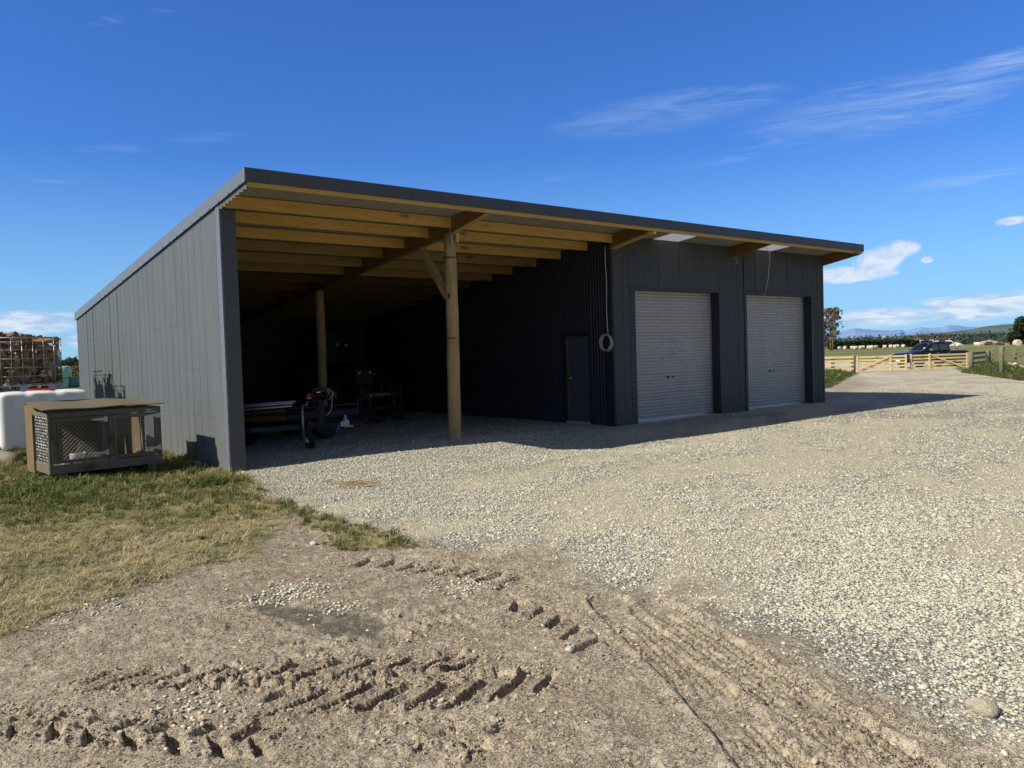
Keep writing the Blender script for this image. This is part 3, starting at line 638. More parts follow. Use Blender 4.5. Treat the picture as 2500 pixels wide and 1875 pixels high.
base = t.mix(t.math('MULTIPLY', t.math('POWER', lo, 1.3), .75), base, (.37/SKY_GAIN, .70/SKY_GAIN, .98/SKY_GAIN))
# upper sky and sky behind the viewer dimmed and greyed to cut fill light
hi = t.rng(el, 24, 50, 1, .36); bk = t.rng(t.math('ADD', t.math('MULTIPLY', x, FWH.x), t.math('MULTIPLY', y, FWH.y)), -.1, .6, .50, 1)
base = t.mix(t.math('SUBTRACT', 1.0, t.math('MULTIPLY', hi, bk)), base, (.15/SKY_GAIN, .135/SKY_GAIN, .11/SKY_GAIN))
wc = lambda k: tuple(q/SKY_GAIN for q in k)
c = t.mix(cirrus, base, wc((.62, .78, .97)))
ccol = t.mix(lit, wc((.45, .57, .82)), wc((.86, .90, .97)))
c = t.mix(t.math('MULTIPLY', cov, .78), c, ccol)
t.l.new(c, bg.inputs[0]); bg.inputs[1].default_value = SKY_GAIN
sun = bpy.data.lights.new('sun', 'SUN'); sun.energy = 5.0; sun.angle = R(.53); sun.color = (1, .945, .82)
so = bpy.data.objects.new('sun', sun); C.objects.link(so); so.rotation_euler = SUN_TO.to_track_quat('Z', 'Y').to_euler(); so.location = (-30, 10, 40)
sc.view_settings.view_transform = 'Standard'; sc.view_settings.look = 'None'; sc.view_settings.exposure = 0
sc.cycles.use_adaptive_sampling = True; sc.cycles.adaptive_threshold = .02; sc.cycles.max_bounces = 5; sc.cycles.diffuse_bounces = 2; sc.cycles.use_denoising = True
# ------------------------------------------------------------------ the shed
B1, B2, B3, W, D, E_ = 4.326, 8.652, 13.07, 17.495, 11.75, 1.237
SL = .0991
def under(y): return 4.286-SL*(y+.1)          # underside of the roof sheets
def corr(mb, a, b, z0, z1, out, pitch=.076, amp=.0115, seg=6):
    """ribbed sheet from plan point a to b, z0/z1 numbers or functions of plan point, ribs upright, out = outward direction"""
    a, b, out = Vector(a), Vector(b), Vector(out).normalized(); L = (b-a).length; n = max(2, int(L/pitch*seg)); i0 = len(mb.v)
    for k in range(n+1):
        s = L*k/n; p = a+(b-a)*(k/n)+out*(amp*math.cos(2*math.pi*s/pitch))
        za = z0(p) if callable(z0) else z0; zb = z1(p) if callable(z1) else z1
        mb.v += [(p.x, p.y, za), (p.x, p.y, zb)]
    for k in range(n): q = i0+2*k; mb.f.append((q, q+2, q+3, q+1))
    return mb
shed = thing('farm_shed', 'dark grey corrugated steel farm shed with open bay and two roller doors', 'shed')
top = lambda p: under(p.y)+.005
w_ = MB(); corr(w_, (0, D, 0), (0, .13, 0), lambda p: -.06, top, (-1, 0, 0)); side_wall = w_.build('side_wall', 'clad_side', shed, True, fix=False)
# lap joints and screw heads of the side wall
lp = MB()
y = .9
while y < D: lp.box(-.0140, -.0115, y, y+.005+.006*(int(y*9) % 3 == 0), -.04, under(y)); y += .381+.04*math.sin(y*7)
merge_into(side_wall, lp, 'flash')
sm = MB()
for zz in (.80, 1.59, 2.37):
    y = .2
    while y < D-.1:
        if zz < under(y)-.2:
            sm.box(-.016, -.010, y-.005, y+.005, zz-.005, zz+.005); sm.box(-.016, -.010, y+.07, y+.08, zz-.005, zz+.005)
        y += .38
merge_into(side_wall, sm, 'clad_back')
MB().box(-.016, .008, -.012, .15, -.07, under(0)-.12).build('corner_flashing', 'barge', shed)
jb = MB(); jb.box(.009, .241, -.012, .0, -.09, under(0)-.205); jb.box(.229, .241, .0, .30, -.09, under(0)-.205); jb.build('opening_jamb', 'flash', shed)
MB().box(.02, .20, .03, .2, -.16, 4.0).build('corner_post', 'pine', shed)
MB().box(-.004, .05, -.006, .05, -.15, -.085).build('post_foot', 'pine_new', shed)
# cladding returned up under the verge of the overhang
cm_ = MB(); corr(cm_, (-.004, 0, 0), (-.004, -E_+.03, 0), lambda p: under(p.y)-.20-.02*((int(abs(p.y)/.076) % 2)), top, (-1, 0, 0)); cm_.build('verge_cladding', 'clad_side', shed, True, fix=False)
# back wall, inner wall and front wall
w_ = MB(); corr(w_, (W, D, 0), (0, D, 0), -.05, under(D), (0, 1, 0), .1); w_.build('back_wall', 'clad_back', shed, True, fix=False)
gi = MB()
for zz in (.9, 1.8, 2.6): gi.box(.1, B2-.05, D-.1, D-.03, zz, zz+.05)
gi.build('wall_girts', 'pine_shaded_rear', shed)
PY0, PY1 = .80, 1.56
w_ = MB(); n_ = (-1, 0, 0); P_ = .092; A_ = .013
corr(w_, (B2, PY0-.10, 0), (B2, .22, 0), -.05, top, n_, P_, A_); corr(w_, (B2, PY1+.16, 0), (B2, PY0-.10, 0), 2.16, top, n_, P_, A_); corr(w_, (B2, D, 0), (B2, PY1+.16, 0), -.05, top, n_, P_, A_)
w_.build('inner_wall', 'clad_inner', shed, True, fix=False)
MB().box(B2-.016, B2+.01, -.014, .22, -.06, under(0)-.22).build('corner_flashing', 'flash_dark', shed)
fr = MB(); fr.box(B2-.02, B2+.0, PY1+.0, PY1+.17, -.02, 2.13); fr.box(B2-.02, B2+.0, PY0-.11, PY0-.03, -.02, 2.13); fr.box(B2-.045, B2+.0, PY0-.13, PY1+.19, 2.13, 2.17)
fr.build('entry_door_flashing', 'flash_dark', shed)
jf = MB(); jf.box(B2+.001, B2+.09, PY1-.035, PY1, .05, 2.13); jf.build('entry_door_frame', 'pine_dark', shed); jf = MB(); jf.box(B2+.001, B2+.09, PY0-.03, PY0+.0, .05, 2.13); jf.box(B2+.001, B2+.09, PY0, PY1-.035, 2.06, 2.13); jf.build('entry_door_frame', 'flash_dark', shed)
MB().box(B2-.05, B2+.1, PY0-.03, PY1, -.03, .045).build('door_sill', 'enamel', shed)
ed = MB().box(B2+.03, B2+.07, PY0+.002, PY1-.037, .05, 2.058).build('entry_door', 'entry_grey', shed)
hd = MB(); hd.lathe([(.026, 0), (.026, -.012), (.012, -.014), (.012, -.04), (.027, -.05), (.027, -.07), (.015, -.078)], (B2+.03, PY1-.12, 1.07), 'x', 14); hd.build('handle', 'chrome', ed, True)
O1 = (9.395, 12.52); O2 = (13.705, 16.84); H = 3.08
w_ = MB(); n_ = (0, -1, 0)
corr(w_, (B2+.03, 0, 0), (O1[0]-.17, 0, 0), -.06, top, n_); corr(w_, (O1[0]-.17, 0, 0), (O1[1]+.05, 0, 0), H+.04, top, n_); corr(w_, (O1[1]+.05, 0, 0), (O2[0]-.10, 0, 0), -.06, top, n_)
corr(w_, (O2[0]-.10, 0, 0), (O2[1]+.10, 0, 0), H+.04, top, n_); corr(w_, (O2[1]+.10, 0, 0), (W-.06, 0, 0), -.06, top, n_)
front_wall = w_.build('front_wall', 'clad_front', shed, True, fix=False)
lp = MB()
for x in (8.99, 9.409, 10.237, 11.004, 11.8, 12.559, 13.318, 14.114, 14.88, 15.64, 16.4, 17.16): lp.box(x, x+.007, -.0125, -.0095, (H+.05) if (O1[0]-.1 < x < O1[1] or O2[0] < x < O2[1]) else 0, under(0)-.02)
merge_into(front_wall, lp, 'flash_dark')
w_ = MB(); corr(w_, (W, 0.05, 0), (W, D, 0), -.06, top, (1, 0, 0)); w_.build('end_wall', 'clad_front', shed, True, fix=False)
MB().box(W-.06, W+.014, -.014, .05, -.06, under(0)-.24).build('corner_flashing', 'flash', shed)
for (a, b), l in ((O1, 'roller door nearer the open bay'), (O2, 'roller door nearer the gate')):
    fl = MB(); fl.box(a-.17 if a < 10 else a-.10, a, -.016, -.0, -.05, H+.0); fl.box(b, b+.09, -.016, .0, -.05, H); fl.box(a-.2, b+.12, -.04, .0, H, H+.045)
    fl.box(a-.012, a, 0, .30, -.05, H); fl.box(b, b+.012, 0, .30, -.05, H); fl.box(a, b, 0, .30, H-.0, H+.012); fl.build('roller_door_flashing', 'flash_dark', shed)
    rd = MB(); i0 = 0; zs = np.arange(.055, H+.2, .0095); pit = .0775
    for k, zz in enumerate(zs):
        ph = (zz % pit)/pit; off = .010*math.sin(math.pi*(ph-.30)/.70) if ph > .30 else -.020
        rd.v += [(a+.01, .26-off-.0, zz), (b-.01, .26-off, zz)]
    for k in range(len(zs)-1): rd.f.append((2*k, 2*k+1, 2*k+3, 2*k+2))
    rdo = rd.build('roller_door', 'door_grey', shed, False, fix=False); lab(rdo, l)
    MB().box(a+.01, b-.01, .235, .285, .0, .05).build('bottom_bar', 'alu', rdo)
    MB().box(b-.03, b-.001, .232, .275, 0, H-.02).build('guide_track', 'galv', rdo); MB().box(a+.001, a+.03, .232, .275, 0, H-.02).build('guide_track', 'galv', rdo)
    hx = a+(b-a)*.475; hh = MB(); hh.box(hx-.13, hx+.13, .243, .258, .985, 1.03); hh.build('lock_plate', 'black', rdo)
    MB().box(hx-.05, hx+.05, .235, .243, .995, 1.02).build('handle', 'galv', rdo)
    sl = MB().box(a, b, .02, .5, -.05, .0).build('door_sill', 'enamel', shed)
# roof
def roofsheet(x0, x1, y0, y1, m, nm, dz=0.0):
    mb = MB(); n = int((x1-x0)/.076*6)
    for k in range(n+1):
        x = x0+(x1-x0)*k/n; q = .009*math.cos(2*math.pi*x/.076)+.016+dz
        mb.v += [(x, y0, under(y0)+q), (x, y1, under(y1)+q)]
    for k in range(n): mb.f.append((2*k, 2*k+1, 2*k+3, 2*k+2))
    return mb.build(nm, m, shed, True, fix=False)
CL = [(10.12, 11.02), (14.05, 14.93)]
xs = [-.02, CL[0][0], CL[0][1], CL[1][0], CL[1][1], W+.02]
for i in range(5):
    if i % 2 == 0: roofsheet(xs[i], xs[i+1], -E_+.02, D+.05, 'soffit', 'roof_sheet')
    else:
        lab(roofsheet(xs[i], xs[i+1], -E_+.02, 0.35, 'clear', 'skylight_sheet'), 'clear corrugated skylight sheet')
        roofsheet(xs[i], xs[i+1], .35, D+.05, 'soffit', 'roof_sheet')
ZT, ZB = 4.4666, 4.268
fa = MB(); fa.box(-.03, W+.03, -E_-.0, -E_+.012, ZB, ZT); fa.box(-.03, W+.03, -E_+.012, -E_+.2, ZT-.012, ZT); fa.box(-.03, W+.03, -E_+.012, -E_+.03, ZB, ZB+.008); fascia = fa.build('front_fascia', 'flash', shed)
sm = MB(); x = .3
while x < W: sm.box(x-.012, x+.012, -E_-.006, -E_-.001, ZB+.012, ZB+.03); x += .61
merge_into(fascia, sm, 'flash_dark')
def barge(x0, x1, nm, top_w):
    mb = MB(); pts = []
    for y in (-E_+.0005, D+.08):
        zt = ZT-SL*(y+E_)
        pts.append((y, zt))
    (ya, za), (yb, zb) = pts
    mb.hexa([(x0, ya, za-.2), (x1, ya, za-.2), (x1, yb, zb-.2), (x0, yb, zb-.2), (x0, ya, za), (x1, ya, za), (x1, yb, zb), (x0, yb, zb)])
    a, b = (x1, x1+top_w) if top_w > 0 else (x0+top_w, x0)
    mb.hexa([(a, ya, za-.012), (b, ya, za-.012), (b, yb, zb-.012), (a, yb, zb-.012), (a, ya, za), (b, ya, za), (b, yb, zb), (a, yb, zb)])
    return mb.build(nm, 'barge', shed)
barge_l = barge(-.043, -.031, 'barge_flashing', .2); barge(W+.031, W+.043, 'barge_flashing', -.2)
sm = MB(); y = -1.0
while y < D:
    z = ZT-SL*(y+E_)-.185; sm.box(-.05, -.043, y-.012, y+.012, z-.009, z+.009); y += .45
merge_into(barge_l, sm, 'flash_dark')
MB().box(0, W, -E_+.031, -E_+.076, 4.205, 4.40).build('fascia_timber', 'pine', shed)
PYS = [-.1, .69, 1.62, 2.52, 3.47, 4.35, 5.36, 6.35, 7.29, 8.25, 9.2, 10.15, 11.1]
for k, y in enumerate(PYS):
    for (a, b) in ((.02 if k else .02, B1-.045), (B1+.045, B2-.045)):
        u = under(y)-.003; MB().box(a, b, y, y+.045, u-.19, u).build('purlin', 'pine' if k < 3 else 'pine_shaded_mid' if k < 6 else 'pine_shaded_rear', shed)
    if k == 0:
        for (a, b) in ((B2+.1, B3-.05), (B3+.05, W-.1)): pass
for i, x in enumerate((B1, B2)):
    t2 = .045; r_ = MB()
    if i == 0: r_.hexa([(x-t2, .0, under(0)-.31), (x+t2, .0, under(0)-.31), (x+t2, D-.1, under(D-.1)-.31), (x-t2, D-.1, under(D-.1)-.31), (x-t2, 0, under(0)-.004), (x+t2, 0, under(0)-.004), (x+t2, D-.1, under(D-.1)-.004), (x-t2, D-.1, under(D-.1)-.004)])
    if i == 0: r_.build('rafter', 'pine_dark', shed)
def outrig(x0, x1):
    mb = MB(); ya, yb = -.001, -E_+.08
    za, zb = under(ya), under(yb)
    mb.hexa([(x0, yb, 4.19), (x1, yb, 4.19), (x1, ya, 3.985), (x0, ya, 3.985), (x0, yb, zb-.004), (x1, yb, zb-.004), (x1, ya, za-.004), (x0, ya, za-.004)])
    return mb.build('roof_outrigger', 'pine_dark', shed)
outrig(B1-.045, B1+.045); outrig(B2-.03, B2+.04); outrig(B2+.05, B2+.10); outrig(B3-.045, B3+.045); outrig(W-.1, W-.01)
lg = MB(); lg.hexa([(B2-.05, -E_+.08, 4.165), (B2+.14, -E_+.08, 4.165), (B2+.14, -.02, 3.962), (B2-.05, -.02, 3.962), (B2-.05, -E_+.08, 4.189), (B2+.14, -E_+.08, 4.189), (B2+.14, -.02, 3.984), (B2-.05, -.02, 3.984)]); lg.build('outrigger_ledger', 'pine_y', shed)
lg = MB(); lg.hexa([(B1-.05, -E_+.08, 4.172), (B1+.05, -E_+.08, 4.172), (B1+.05, -.1, 3.98), (B1-.05, -.1, 3.98), (B1-.05, -E_+.08, 4.189), (B1+.05, -E_+.08, 4.189), (B1+.05, -.1, 4.0), (B1-.05, -.1, 4.0)]); lg.build('outrigger_ledger', 'pine_y', shed)
MB().box(B2+.105, B2+.19, -1.17, -1.09, 4.15, 4.235).build('timber_block', 'pine_new', shed)
def pole(x, y, z1, r0, r1):
    pts = []; rs_ = []
    for k in range(15):
        f = k/14; z = -.3+(z1+.3)*f; pts.append((x+.010*math.sin(f*5+x), y+.010*math.cos(f*4+y), z)); rs_.append(r0+(r1-r0)*f+.004*math.sin(k*2.3))
    return MB().tube(pts, rs_, 20).build('timber_pole', 'pole', shed, True)
p1 = pole(B1+.01, 0.06, 4.0, .128, .112); lab(p1, 'round timber pole at the front of the open bay')
for zz in (2.02, 3.55): MB().lathe([(.120, zz-.014), (.1245, zz-.012), (.1245, zz+.012), (.120, zz+.014)], (B1+.01, .06, 0), 'z', 20).build('strap_band', 'rust', p1)
MB().box(B1-.05, B1-.02, -.09, -.055, 3.78, 4.06).build('bracket', 'galv', p1)
MB().box(B1+.075, B1+.125, -.1, -.055, 3.84, 4.10).build('timber_block', 'pine_new', shed)
MB().box(B1-.105, B1-.085, -.045, -.0, 2.78, 2.86).xf(Matrix.Identity(4)).build('blue_mark', 'blue', p1)
pole(B1, 5.82, under(5.82)-.3, .12, .11)
MB().bar((B1, .14, 2.80), (B1, 1.02, 3.84), .09, .14, (1, 0, 0)).build('brace', 'pole', shed)
# three loose cables
cab = thing('hanging_cable', 'grey cable hanging with a coil of spare length beside the entry door', 'cable', (B2-.07, .12, 1.7))
cb_ = MB(); pts = [(-.0, -.02+.012*math.sin(k*1.1), 2.36-k*.2) for k in range(11)]; cb_.tube(pts, .011, 6); cb_.build('cable_drop', 'cable', cab, True)
for k in range(5):
    q = MB(); rx, rz = .165+.012*math.sin(k*2.1), .175+.012*math.cos(k*1.7); q.tube([(-.012*k+.006*math.sin(j), rx*math.sin(j*2*math.pi/28)+.008*k-.01, .17+rz*math.cos(j*2*math.pi/28)+.004*k) for j in range(29)], .0085, 6, False); q.build('cable_loop', 'cable', cab, True)
cab2 = MB().tube([(14.16, -.33, 4.30), (14.25, -.30, 4.27), (14.40, -.28, 4.15), (14.45, -.25, 3.95), (14.42, -.22, 3.75), (14.44, -.2, 3.55), (14.38, -.18, 3.3), (14.33, -.16, 3.12), (14.335, -.15, 3.02)], .008, 6).build('loose_cable', 'cable', None, True)
tag(cab2, 'thin pale cable dangling from the eave above the further roller door', 'cable')
cab3 = MB().tube([(13.06, -.11, 4.0), (13.12, -.13, 3.95), (13.15, -.13, 3.87), (13.16, -.12, 3.83)], .008, 6).build('loose_cable', 'cable', None, True)
tag(cab3, 'short cable end poking out under the middle roof outrigger', 'cable')
# ------------------------------------------------------------------ split firewood in wire cages, white tank, log
def log_shape(seed):
    r = random.Random(seed); L = r.uniform(.32, .42); k = r.choice((3, 4, 4)); w = r.uniform(.055, .085); v = []
    base = [(w*(1.2+r.uniform(-.2, .2))*math.cos(2*math.pi*i/k+r.uniform(-.3, .3)), w*(1+r.uniform(-.25, .25))*math.sin(2*math.pi*i/k+r.uniform(-.3, .3))) for i in range(k)]
    mb = MB(); n = 4
    for j in range(n):
        x = -L/2+L*j/(n-1); sc_ = 1+r.uniform(-.07, .07)
        for (a, b) in base: mb.v.append((x+(r.uniform(-.012, .012) if j in (0, n-1) else 0), a*sc_+r.uniform(-.006, .006), b*sc_+r.uniform(-.006, .006)))
    for j in range(n-1):
        for i in range(k): mb.f.append((j*k+i, j*k+(i+1) % k, (j+1)*k+(i+1) % k, (j+1)*k+i))
    mb.f.append(tuple(reversed(range(k)))); mb.f.append(tuple((n-1)*k+i for i in range(k))); return mb
LOGS = [log_shape(k) for k in range(9)]
log_protos = []
def put_log(pos, rot, label, group):
    k = random.randrange(9)
    if len(log_protos) <= k:
        k = len(log_protos); o = LOGS[k].build('firewood_log', 'log', None, False, .006); log_protos.append(o)
    else: o = log_protos[k].copy(); C.objects.link(o)
    o.location = pos; o.rotation_euler = rot; tag(o, label, 'log', group); return o
CX0, CX1, CY0, CY1 = -2.50, -1.30, 6.9, 7.9
def cage(x0, y0, z, label, group, proto=[None]):
    if proto[0] is None:
        t_ = thing('wire_cage', label, 'cage', (0, 0, 0), 0, group); proto[0] = t_
        Wd, Dp = 1.2, 1.0
        p = MB()
        for zz, hh in ((.0, .022), (.115, .03)):
            p.box(0, Wd, 0, .1, zz, zz+hh); p.box(0, Wd, Dp-.1, Dp, zz, zz+hh); p.box(0, .1, .1, Dp-.1, zz, zz+hh); p.box(Wd-.1, Wd, .1, Dp-.1, zz, zz+hh)
        for xx in (0.004, .53, Wd-.154):
            for yy in (.004, .43, Dp-.154): p.box(xx, xx+.15, yy, yy+.15, .022, .115)
        p.box(.1, Wd-.1, .1, Dp-.1, .135, .141)
        p.build('pallet_base', 'galv', t_)
        g = MB(); zt = 1.145
        for zz in (.165, .335, .52, .705, .89, 1.06): g.tube([(.01, .01, zz), (Wd-.01, .01, zz), (Wd-.01, Dp-.01, zz), (.01, Dp-.01, zz), (.01, .01, zz)], .0085, 6)
        g.build('cage_hoops', 'galv', t_, True)
        g = MB()
        for k in range(7): x = .012+k*(Wd-.024)/6; g.tube([(x, .0, .15), (x, .0, zt)], .009, 6); g.tube([(x, Dp, .15), (x, Dp, zt)], .009, 6)
        for k in range(1, 7): y = k*Dp/7; g.tube([(0, y, .15), (0, y, zt)], .009, 6); g.tube([(Wd, y, .15), (Wd, y, zt)], .009, 6)
        g.build('cage_uprights', 'galv', t_, True)
        MB().tube([(0, 0, zt), (Wd, 0, zt), (Wd, Dp, zt), (0, Dp, zt), (0, 0, zt)], .015, 6).build('top_rim', 'galv', t_, True)
        o = t_
    else:
        o = dup(proto[0]); o['label'] = label; o['group'] = group
    o.location = (x0, y0, z); return o
G_CAGE = 'stacked wire cages of firewood'
cage(CX0, CY0, 1.20, 'galvanised wire cage full of split logs, on top of the other cage', G_CAGE)
cage(CX0, CY0, .03, 'galvanised wire cage of logs underneath, mostly hidden by the white tank', G_CAGE)
rl = random.Random(4)
for iz in range(7):
    for ix in range(4):
        for iy in range(2 if iz < 6 else 3):
            y = CY0+.16+iy*.3+rl.uniform(-.05, .05); x = CX0+.17+ix*.29+rl.uniform(-.06, .06); z = 1.20+.24+iz*.135+rl.uniform(-.03, .03)
            a = rl.choice((.1, .3, -.2, .5, 1.1, -1.2, .2, -.1)); b = rl.uniform(-.35, .35)
            if iy == 0 and rl.random() < .25: b = 1.3
            put_log((x, y, z), (rl.uniform(0, 6.28), a, b), 'split firewood log inside the upper wire cage', 'firewood logs in the upper cage')
for ix, (xx, yy, zz) in enumerate(((-2.4, 7.2, 2.40), (-2.1, 7.15, 2.39), (-1.8, 7.2, 2.37), (-1.65, 7.5, 2.38), (-2.25, 7.5, 2.43), (-1.95, 7.6, 2.41), (-2.45, 7.55, 2.42))):
    put_log((xx, yy, zz), (rl.uniform(0, 6), rl.uniform(-.3, .3), rl.uniform(-1, 1)), 'split firewood log heaped above the rim of the upper cage', 'firewood logs heaped above the rim')
for iz in range(2):
    for ix in range(5):
        for iy in range(2):
            put_log((CX0+.15+ix*.23+rl.uniform(-.04, .04), CY0+.15+iy*.3, .03+.88+iz*.15), (rl.uniform(0, 6.28), rl.uniform(-.25, .25), rl.uniform(-.4, .4)), 'split firewood log in the lower cage behind the white tank', 'firewood logs in the lower cage')
def heap_of_logs(x0, y0, z, n, hmax):
    hp = MB()
    for k in range(n):
        src = random.choice(LOGS); mt_ = Matrix.Translation((x0+random.uniform(.12, 1.08), y0+random.uniform(.16, .84), z+random.uniform(.2, hmax))) @ Matrix.Rotation(random.uniform(0, 6.28), 4, 'Z') @ Matrix.Rotation(random.uniform(-.6, .6), 4, 'Y')
        i0 = len(hp.v); hp.v += [tuple(mt_ @ Vector(p)) for p in src.v]; hp.f += [tuple(i0+i for i in f) for f in src.f]
    o = hp.build('firewood_heap', 'log', None, False, 0, False); o['kind'] = 'stuff'; o['label'] = 'loose split firewood filling the cages hidden behind the front cage'; return o
for k, (dx, dy, hm_) in enumerate(((.30, 1.1, 1.16), (.40, 2.25, 1.12))):
    cage(CX0+dx, CY0+dy, .03, 'wire cage of firewood hidden behind the front stack', G_CAGE); cage(CX0+dx, CY0+dy, 1.20, 'upper wire cage of firewood hidden behind the front stack', G_CAGE)
    heap_of_logs(CX0+dx, CY0+dy, 1.2, 190, hm_)
# white tank
TZ = .20; tx, ty = -2.62, 4.35
tk = thing('water_tank', 'empty white plastic tank with two red caps lying on a log beside the hutch', 'tank', (tx, ty, TZ), R(-4))
bm = bmesh.new(); bmesh.ops.create_cube(bm, size=1); bmesh.ops.scale(bm, vec=(1.46, 1.05, 1.06), verts=bm.verts); bmesh.ops.translate(bm, vec=(.73, .525, .53), verts=bm.verts)
bmesh.ops.subdivide_edges(bm, edges=bm.edges, cuts=22, use_grid_fill=True)
for v in bm.verts:
    # superellipse rounding of the moulded body and its upright grooves
    c0 = Vector((.73, .525, .53)); h_ = Vector((.73, .525, .53)); q = v.co-c0; n_ = Vector((q.x/h_.x, q.y/h_.y, q.z/h_.z)); p_ = 13.0
    L_ = (abs(n_.x)**p_+abs(n_.y)**p_+abs(n_.z)**p_)**(1/p_); q = q/L_
    side = max(abs(n_.x), abs(n_.y)) > .9 and abs(n_.z) < .97
    gv = 0
    if abs(n_.y) > .9:
        for gx in (-.52, -.05, .45): gv = max(gv, math.exp(-((q.x-gx)/.045)**2))
    if abs(n_.x) > .9:
        for gx in (-.2, .2): gv = max(gv, math.exp(-((q.y-gx)/.035)**2))
    if n_.z > .9: gv = .6*math.exp(-((q.x-.2)/.05)**2)+.5*math.exp(-((q.x+.28)/.05)**2)-.25*math.exp(-(q.x/.6)**2)
    q = q*(1-.075*gv); v.co = c0+q
me = bpy.data.meshes.new('tank_body'); bm.to_mesh(me); bm.free(); me.materials.append(M['tank'])
for p in me.polygons: p.use_smooth = True
o = bpy.data.objects.new('tank_body', me); C.objects.link(o); o.parent = tk
for (x, y) in ((.62, .64), (.80, .34)):
    MB().lathe([(.12, 1.03), (.12, 1.062), (.112, 1.066)], (x, y, 0), 'z', 24).build('filler_neck', 'tank', tk, True)
    q = MB(); q.lathe([(.105, 1.066), (.108, 1.07), (.108, 1.085), (.095, 1.094), (.06, 1.096)], (x, y, 0), 'z', 24)
    for k in range(14): a = k*2*math.pi/14; q.bar((x+.106*math.cos(a), y+.106*math.sin(a), 1.077), (x+.117*math.cos(a), y+.117*math.sin(a), 1.077), .018, .018)
    q.bar((x-.07, y, 1.102), (x+.07, y, 1.102), .02, .014); q.build('screw_cap', 'red', tk)
la = gp(28, 1100, .06); lb = gp(38, 1128, .06)
lg = MB().tube([(-2.66, 5.4, .10), (-2.60, 4.8, .095), (-2.52, 4.2, .09), (-2.46, 3.72, .09)], [.11, .115, .12, .115], 14).build('round_log', 'post_wood', None, True); tag(lg, 'round timber log lying in grass under the left end of the white tank', 'log')
lg2 = MB().tube([(-1.35, 5.3, .09), (-1.32, 4.6, .09), (-1.28, 3.9, .09)], [.11, .11, .105], 12).build('round_log', 'post_wood', None, True); tag(lg2, 'round timber log under the right end of the white tank', 'log')
# ------------------------------------------------------------------ wooden hutch
HX, HY, HB = -2.37, .75, .12
hrz = R(4.5)
hut = thing('wooden_hutch', 'weathered grey wooden animal hutch with two wire mesh doors and ply roof', 'hutch', (HX, HY, HB), hrz)
HW, HD, HH = 1.60, .82, .905
def gw(mb): return mb.build
b = MB(); b.box(0, HW, -.006, .03, 0, .13); b.build('bottom_rail', 'grey_wood', hut, False, .004)
b = MB(); b.box(-.005, .018, .03, HD, -.0, .14); b.build('side_rail', 'grey_wood', hut, False, .004)
b = MB(); b.box(.0, HW, 0, .04, HH-.075, HH); b.build('top_rail', 'grey_wood', hut, False, .004)
for (x0, x1, y0, y1) in ((0.002, .05, .001, .05), (HW-.05, HW-.002, .001, .05), (HW/2-.02, HW/2+.02, .004, .045), (.002, .045, HD-.045, HD), (HW-.045, HW-.002, HD-.045, HD)):
    MB().box(x0, x1, y0, y1, .13, HH-.075).build('upright', 'grey_wood_z', hut, False, .003)
b = MB(); b.box(.002, HW, HD-.04, HD, HH-.06, HH-.002); b.box(.0, .045, .04, HD-.04, HH-.06, HH-.002); b.box(HW-.045, HW, .04, HD-.04, HH-.06, HH-.002); b.build('top_frame', 'grey_wood', hut)
b = MB(); b.box(.02, HW-.01, .03, HD-.01, .09, .115); b.build('floor_board', 'grey_wood', hut)
b = MB(); b.box(HW*.03, HW*.62, HD-.02, HD-.005, .115, HH-.06); b.build('back_panel', 'ply_tan', hut)
b = MB(); b.box(-.03, .0, HD*.97, HD+.42, -.04, HH-.05); b.build('nest_box_side', 'ply_tan', hut)
b = MB(); x0, x1, y0, y1 = HW*.02, HW*.97, HD+.01, HD+.75
b.box(x0, x1, y1-.015, y1, .02, HH+.12); b.box(x0, x0+.015, y0, y1-.015, .02, HH+.08); b.box(x1-.015, x1, y0, y1-.015, .02, HH+.08); b.box(x0+.015, x1-.015, y0, y1-.015, .02, .04)
b.build('sleeping_box', 'ply_tan', hut)
# inner nest box with a dark doorway
b = MB(); y_ = HD*.55; x0, x1 = HW*.56, HW*.80; b.box(x0, x0+.10, y_, y_+.02, .115, HH-.1); b.box(x1-.02, x1, y_, y_+.02, .115, HH-.1); b.box(x0+.10, x1-.02, y_, y_+.02, .48, HH-.1); b.box(x0-.012, x0, y_, HD-.03, .115, HH-.1); b.box(x1, x1+.012, y_, HD-.03, .115, HH-.1); b.box(x0+.0, x1, y_+.02, HD-.03, HH-.12, HH-.1)
b.build('nest_box', 'grey_wood', hut)
b = MB(); b.box(.18, .60, HD-.26, HD-.24, .115, .46); b.build('divider_board', 'ply_tan', hut)
def mesh_panel(name, mat_, w, h, pitch, r, mtx, parent, hexa=False):
    mb = MB()
    if not hexa:
        n = int((w+h)/pitch)+1
        for k in range(n):
            c_ = k*pitch
            for sg in (1, -1):
                pts = []
                xa, za = (c_, 0) if c_ < w else (w, c_-w); xb, zb = (0, c_) if c_ < h else (c_-h, h)
                if sg < 0: xa, xb = w-xa, w-xb
                if abs(xa-xb) < .01: continue
                mb.tube([(xa, .002*sg, za), (xb, .002*sg, zb)], r, 4, False)
    else:
        hy = pitch*1.4; ny = int(h/hy)+1; nx = int(w/pitch)+1
        for k in range(nx):
            pts = []
            for j in range(2*ny+1):
                z = j*hy/2
                if z > h: break
                s_ = 1 if (j//1) % 4 in (0, 3) else -1
                x = (k+.5)*pitch+s_*pitch*.25*(1 if k % 2 else -1)+random.uniform(-.003, .003)
                pts.append((min(max(x, 0), w), random.uniform(-.002, .002), z))
            mb.tube(pts, r, 4, False)
    mb.xf(mtx); return mb.build(name, mat_, parent, False, 0, False)
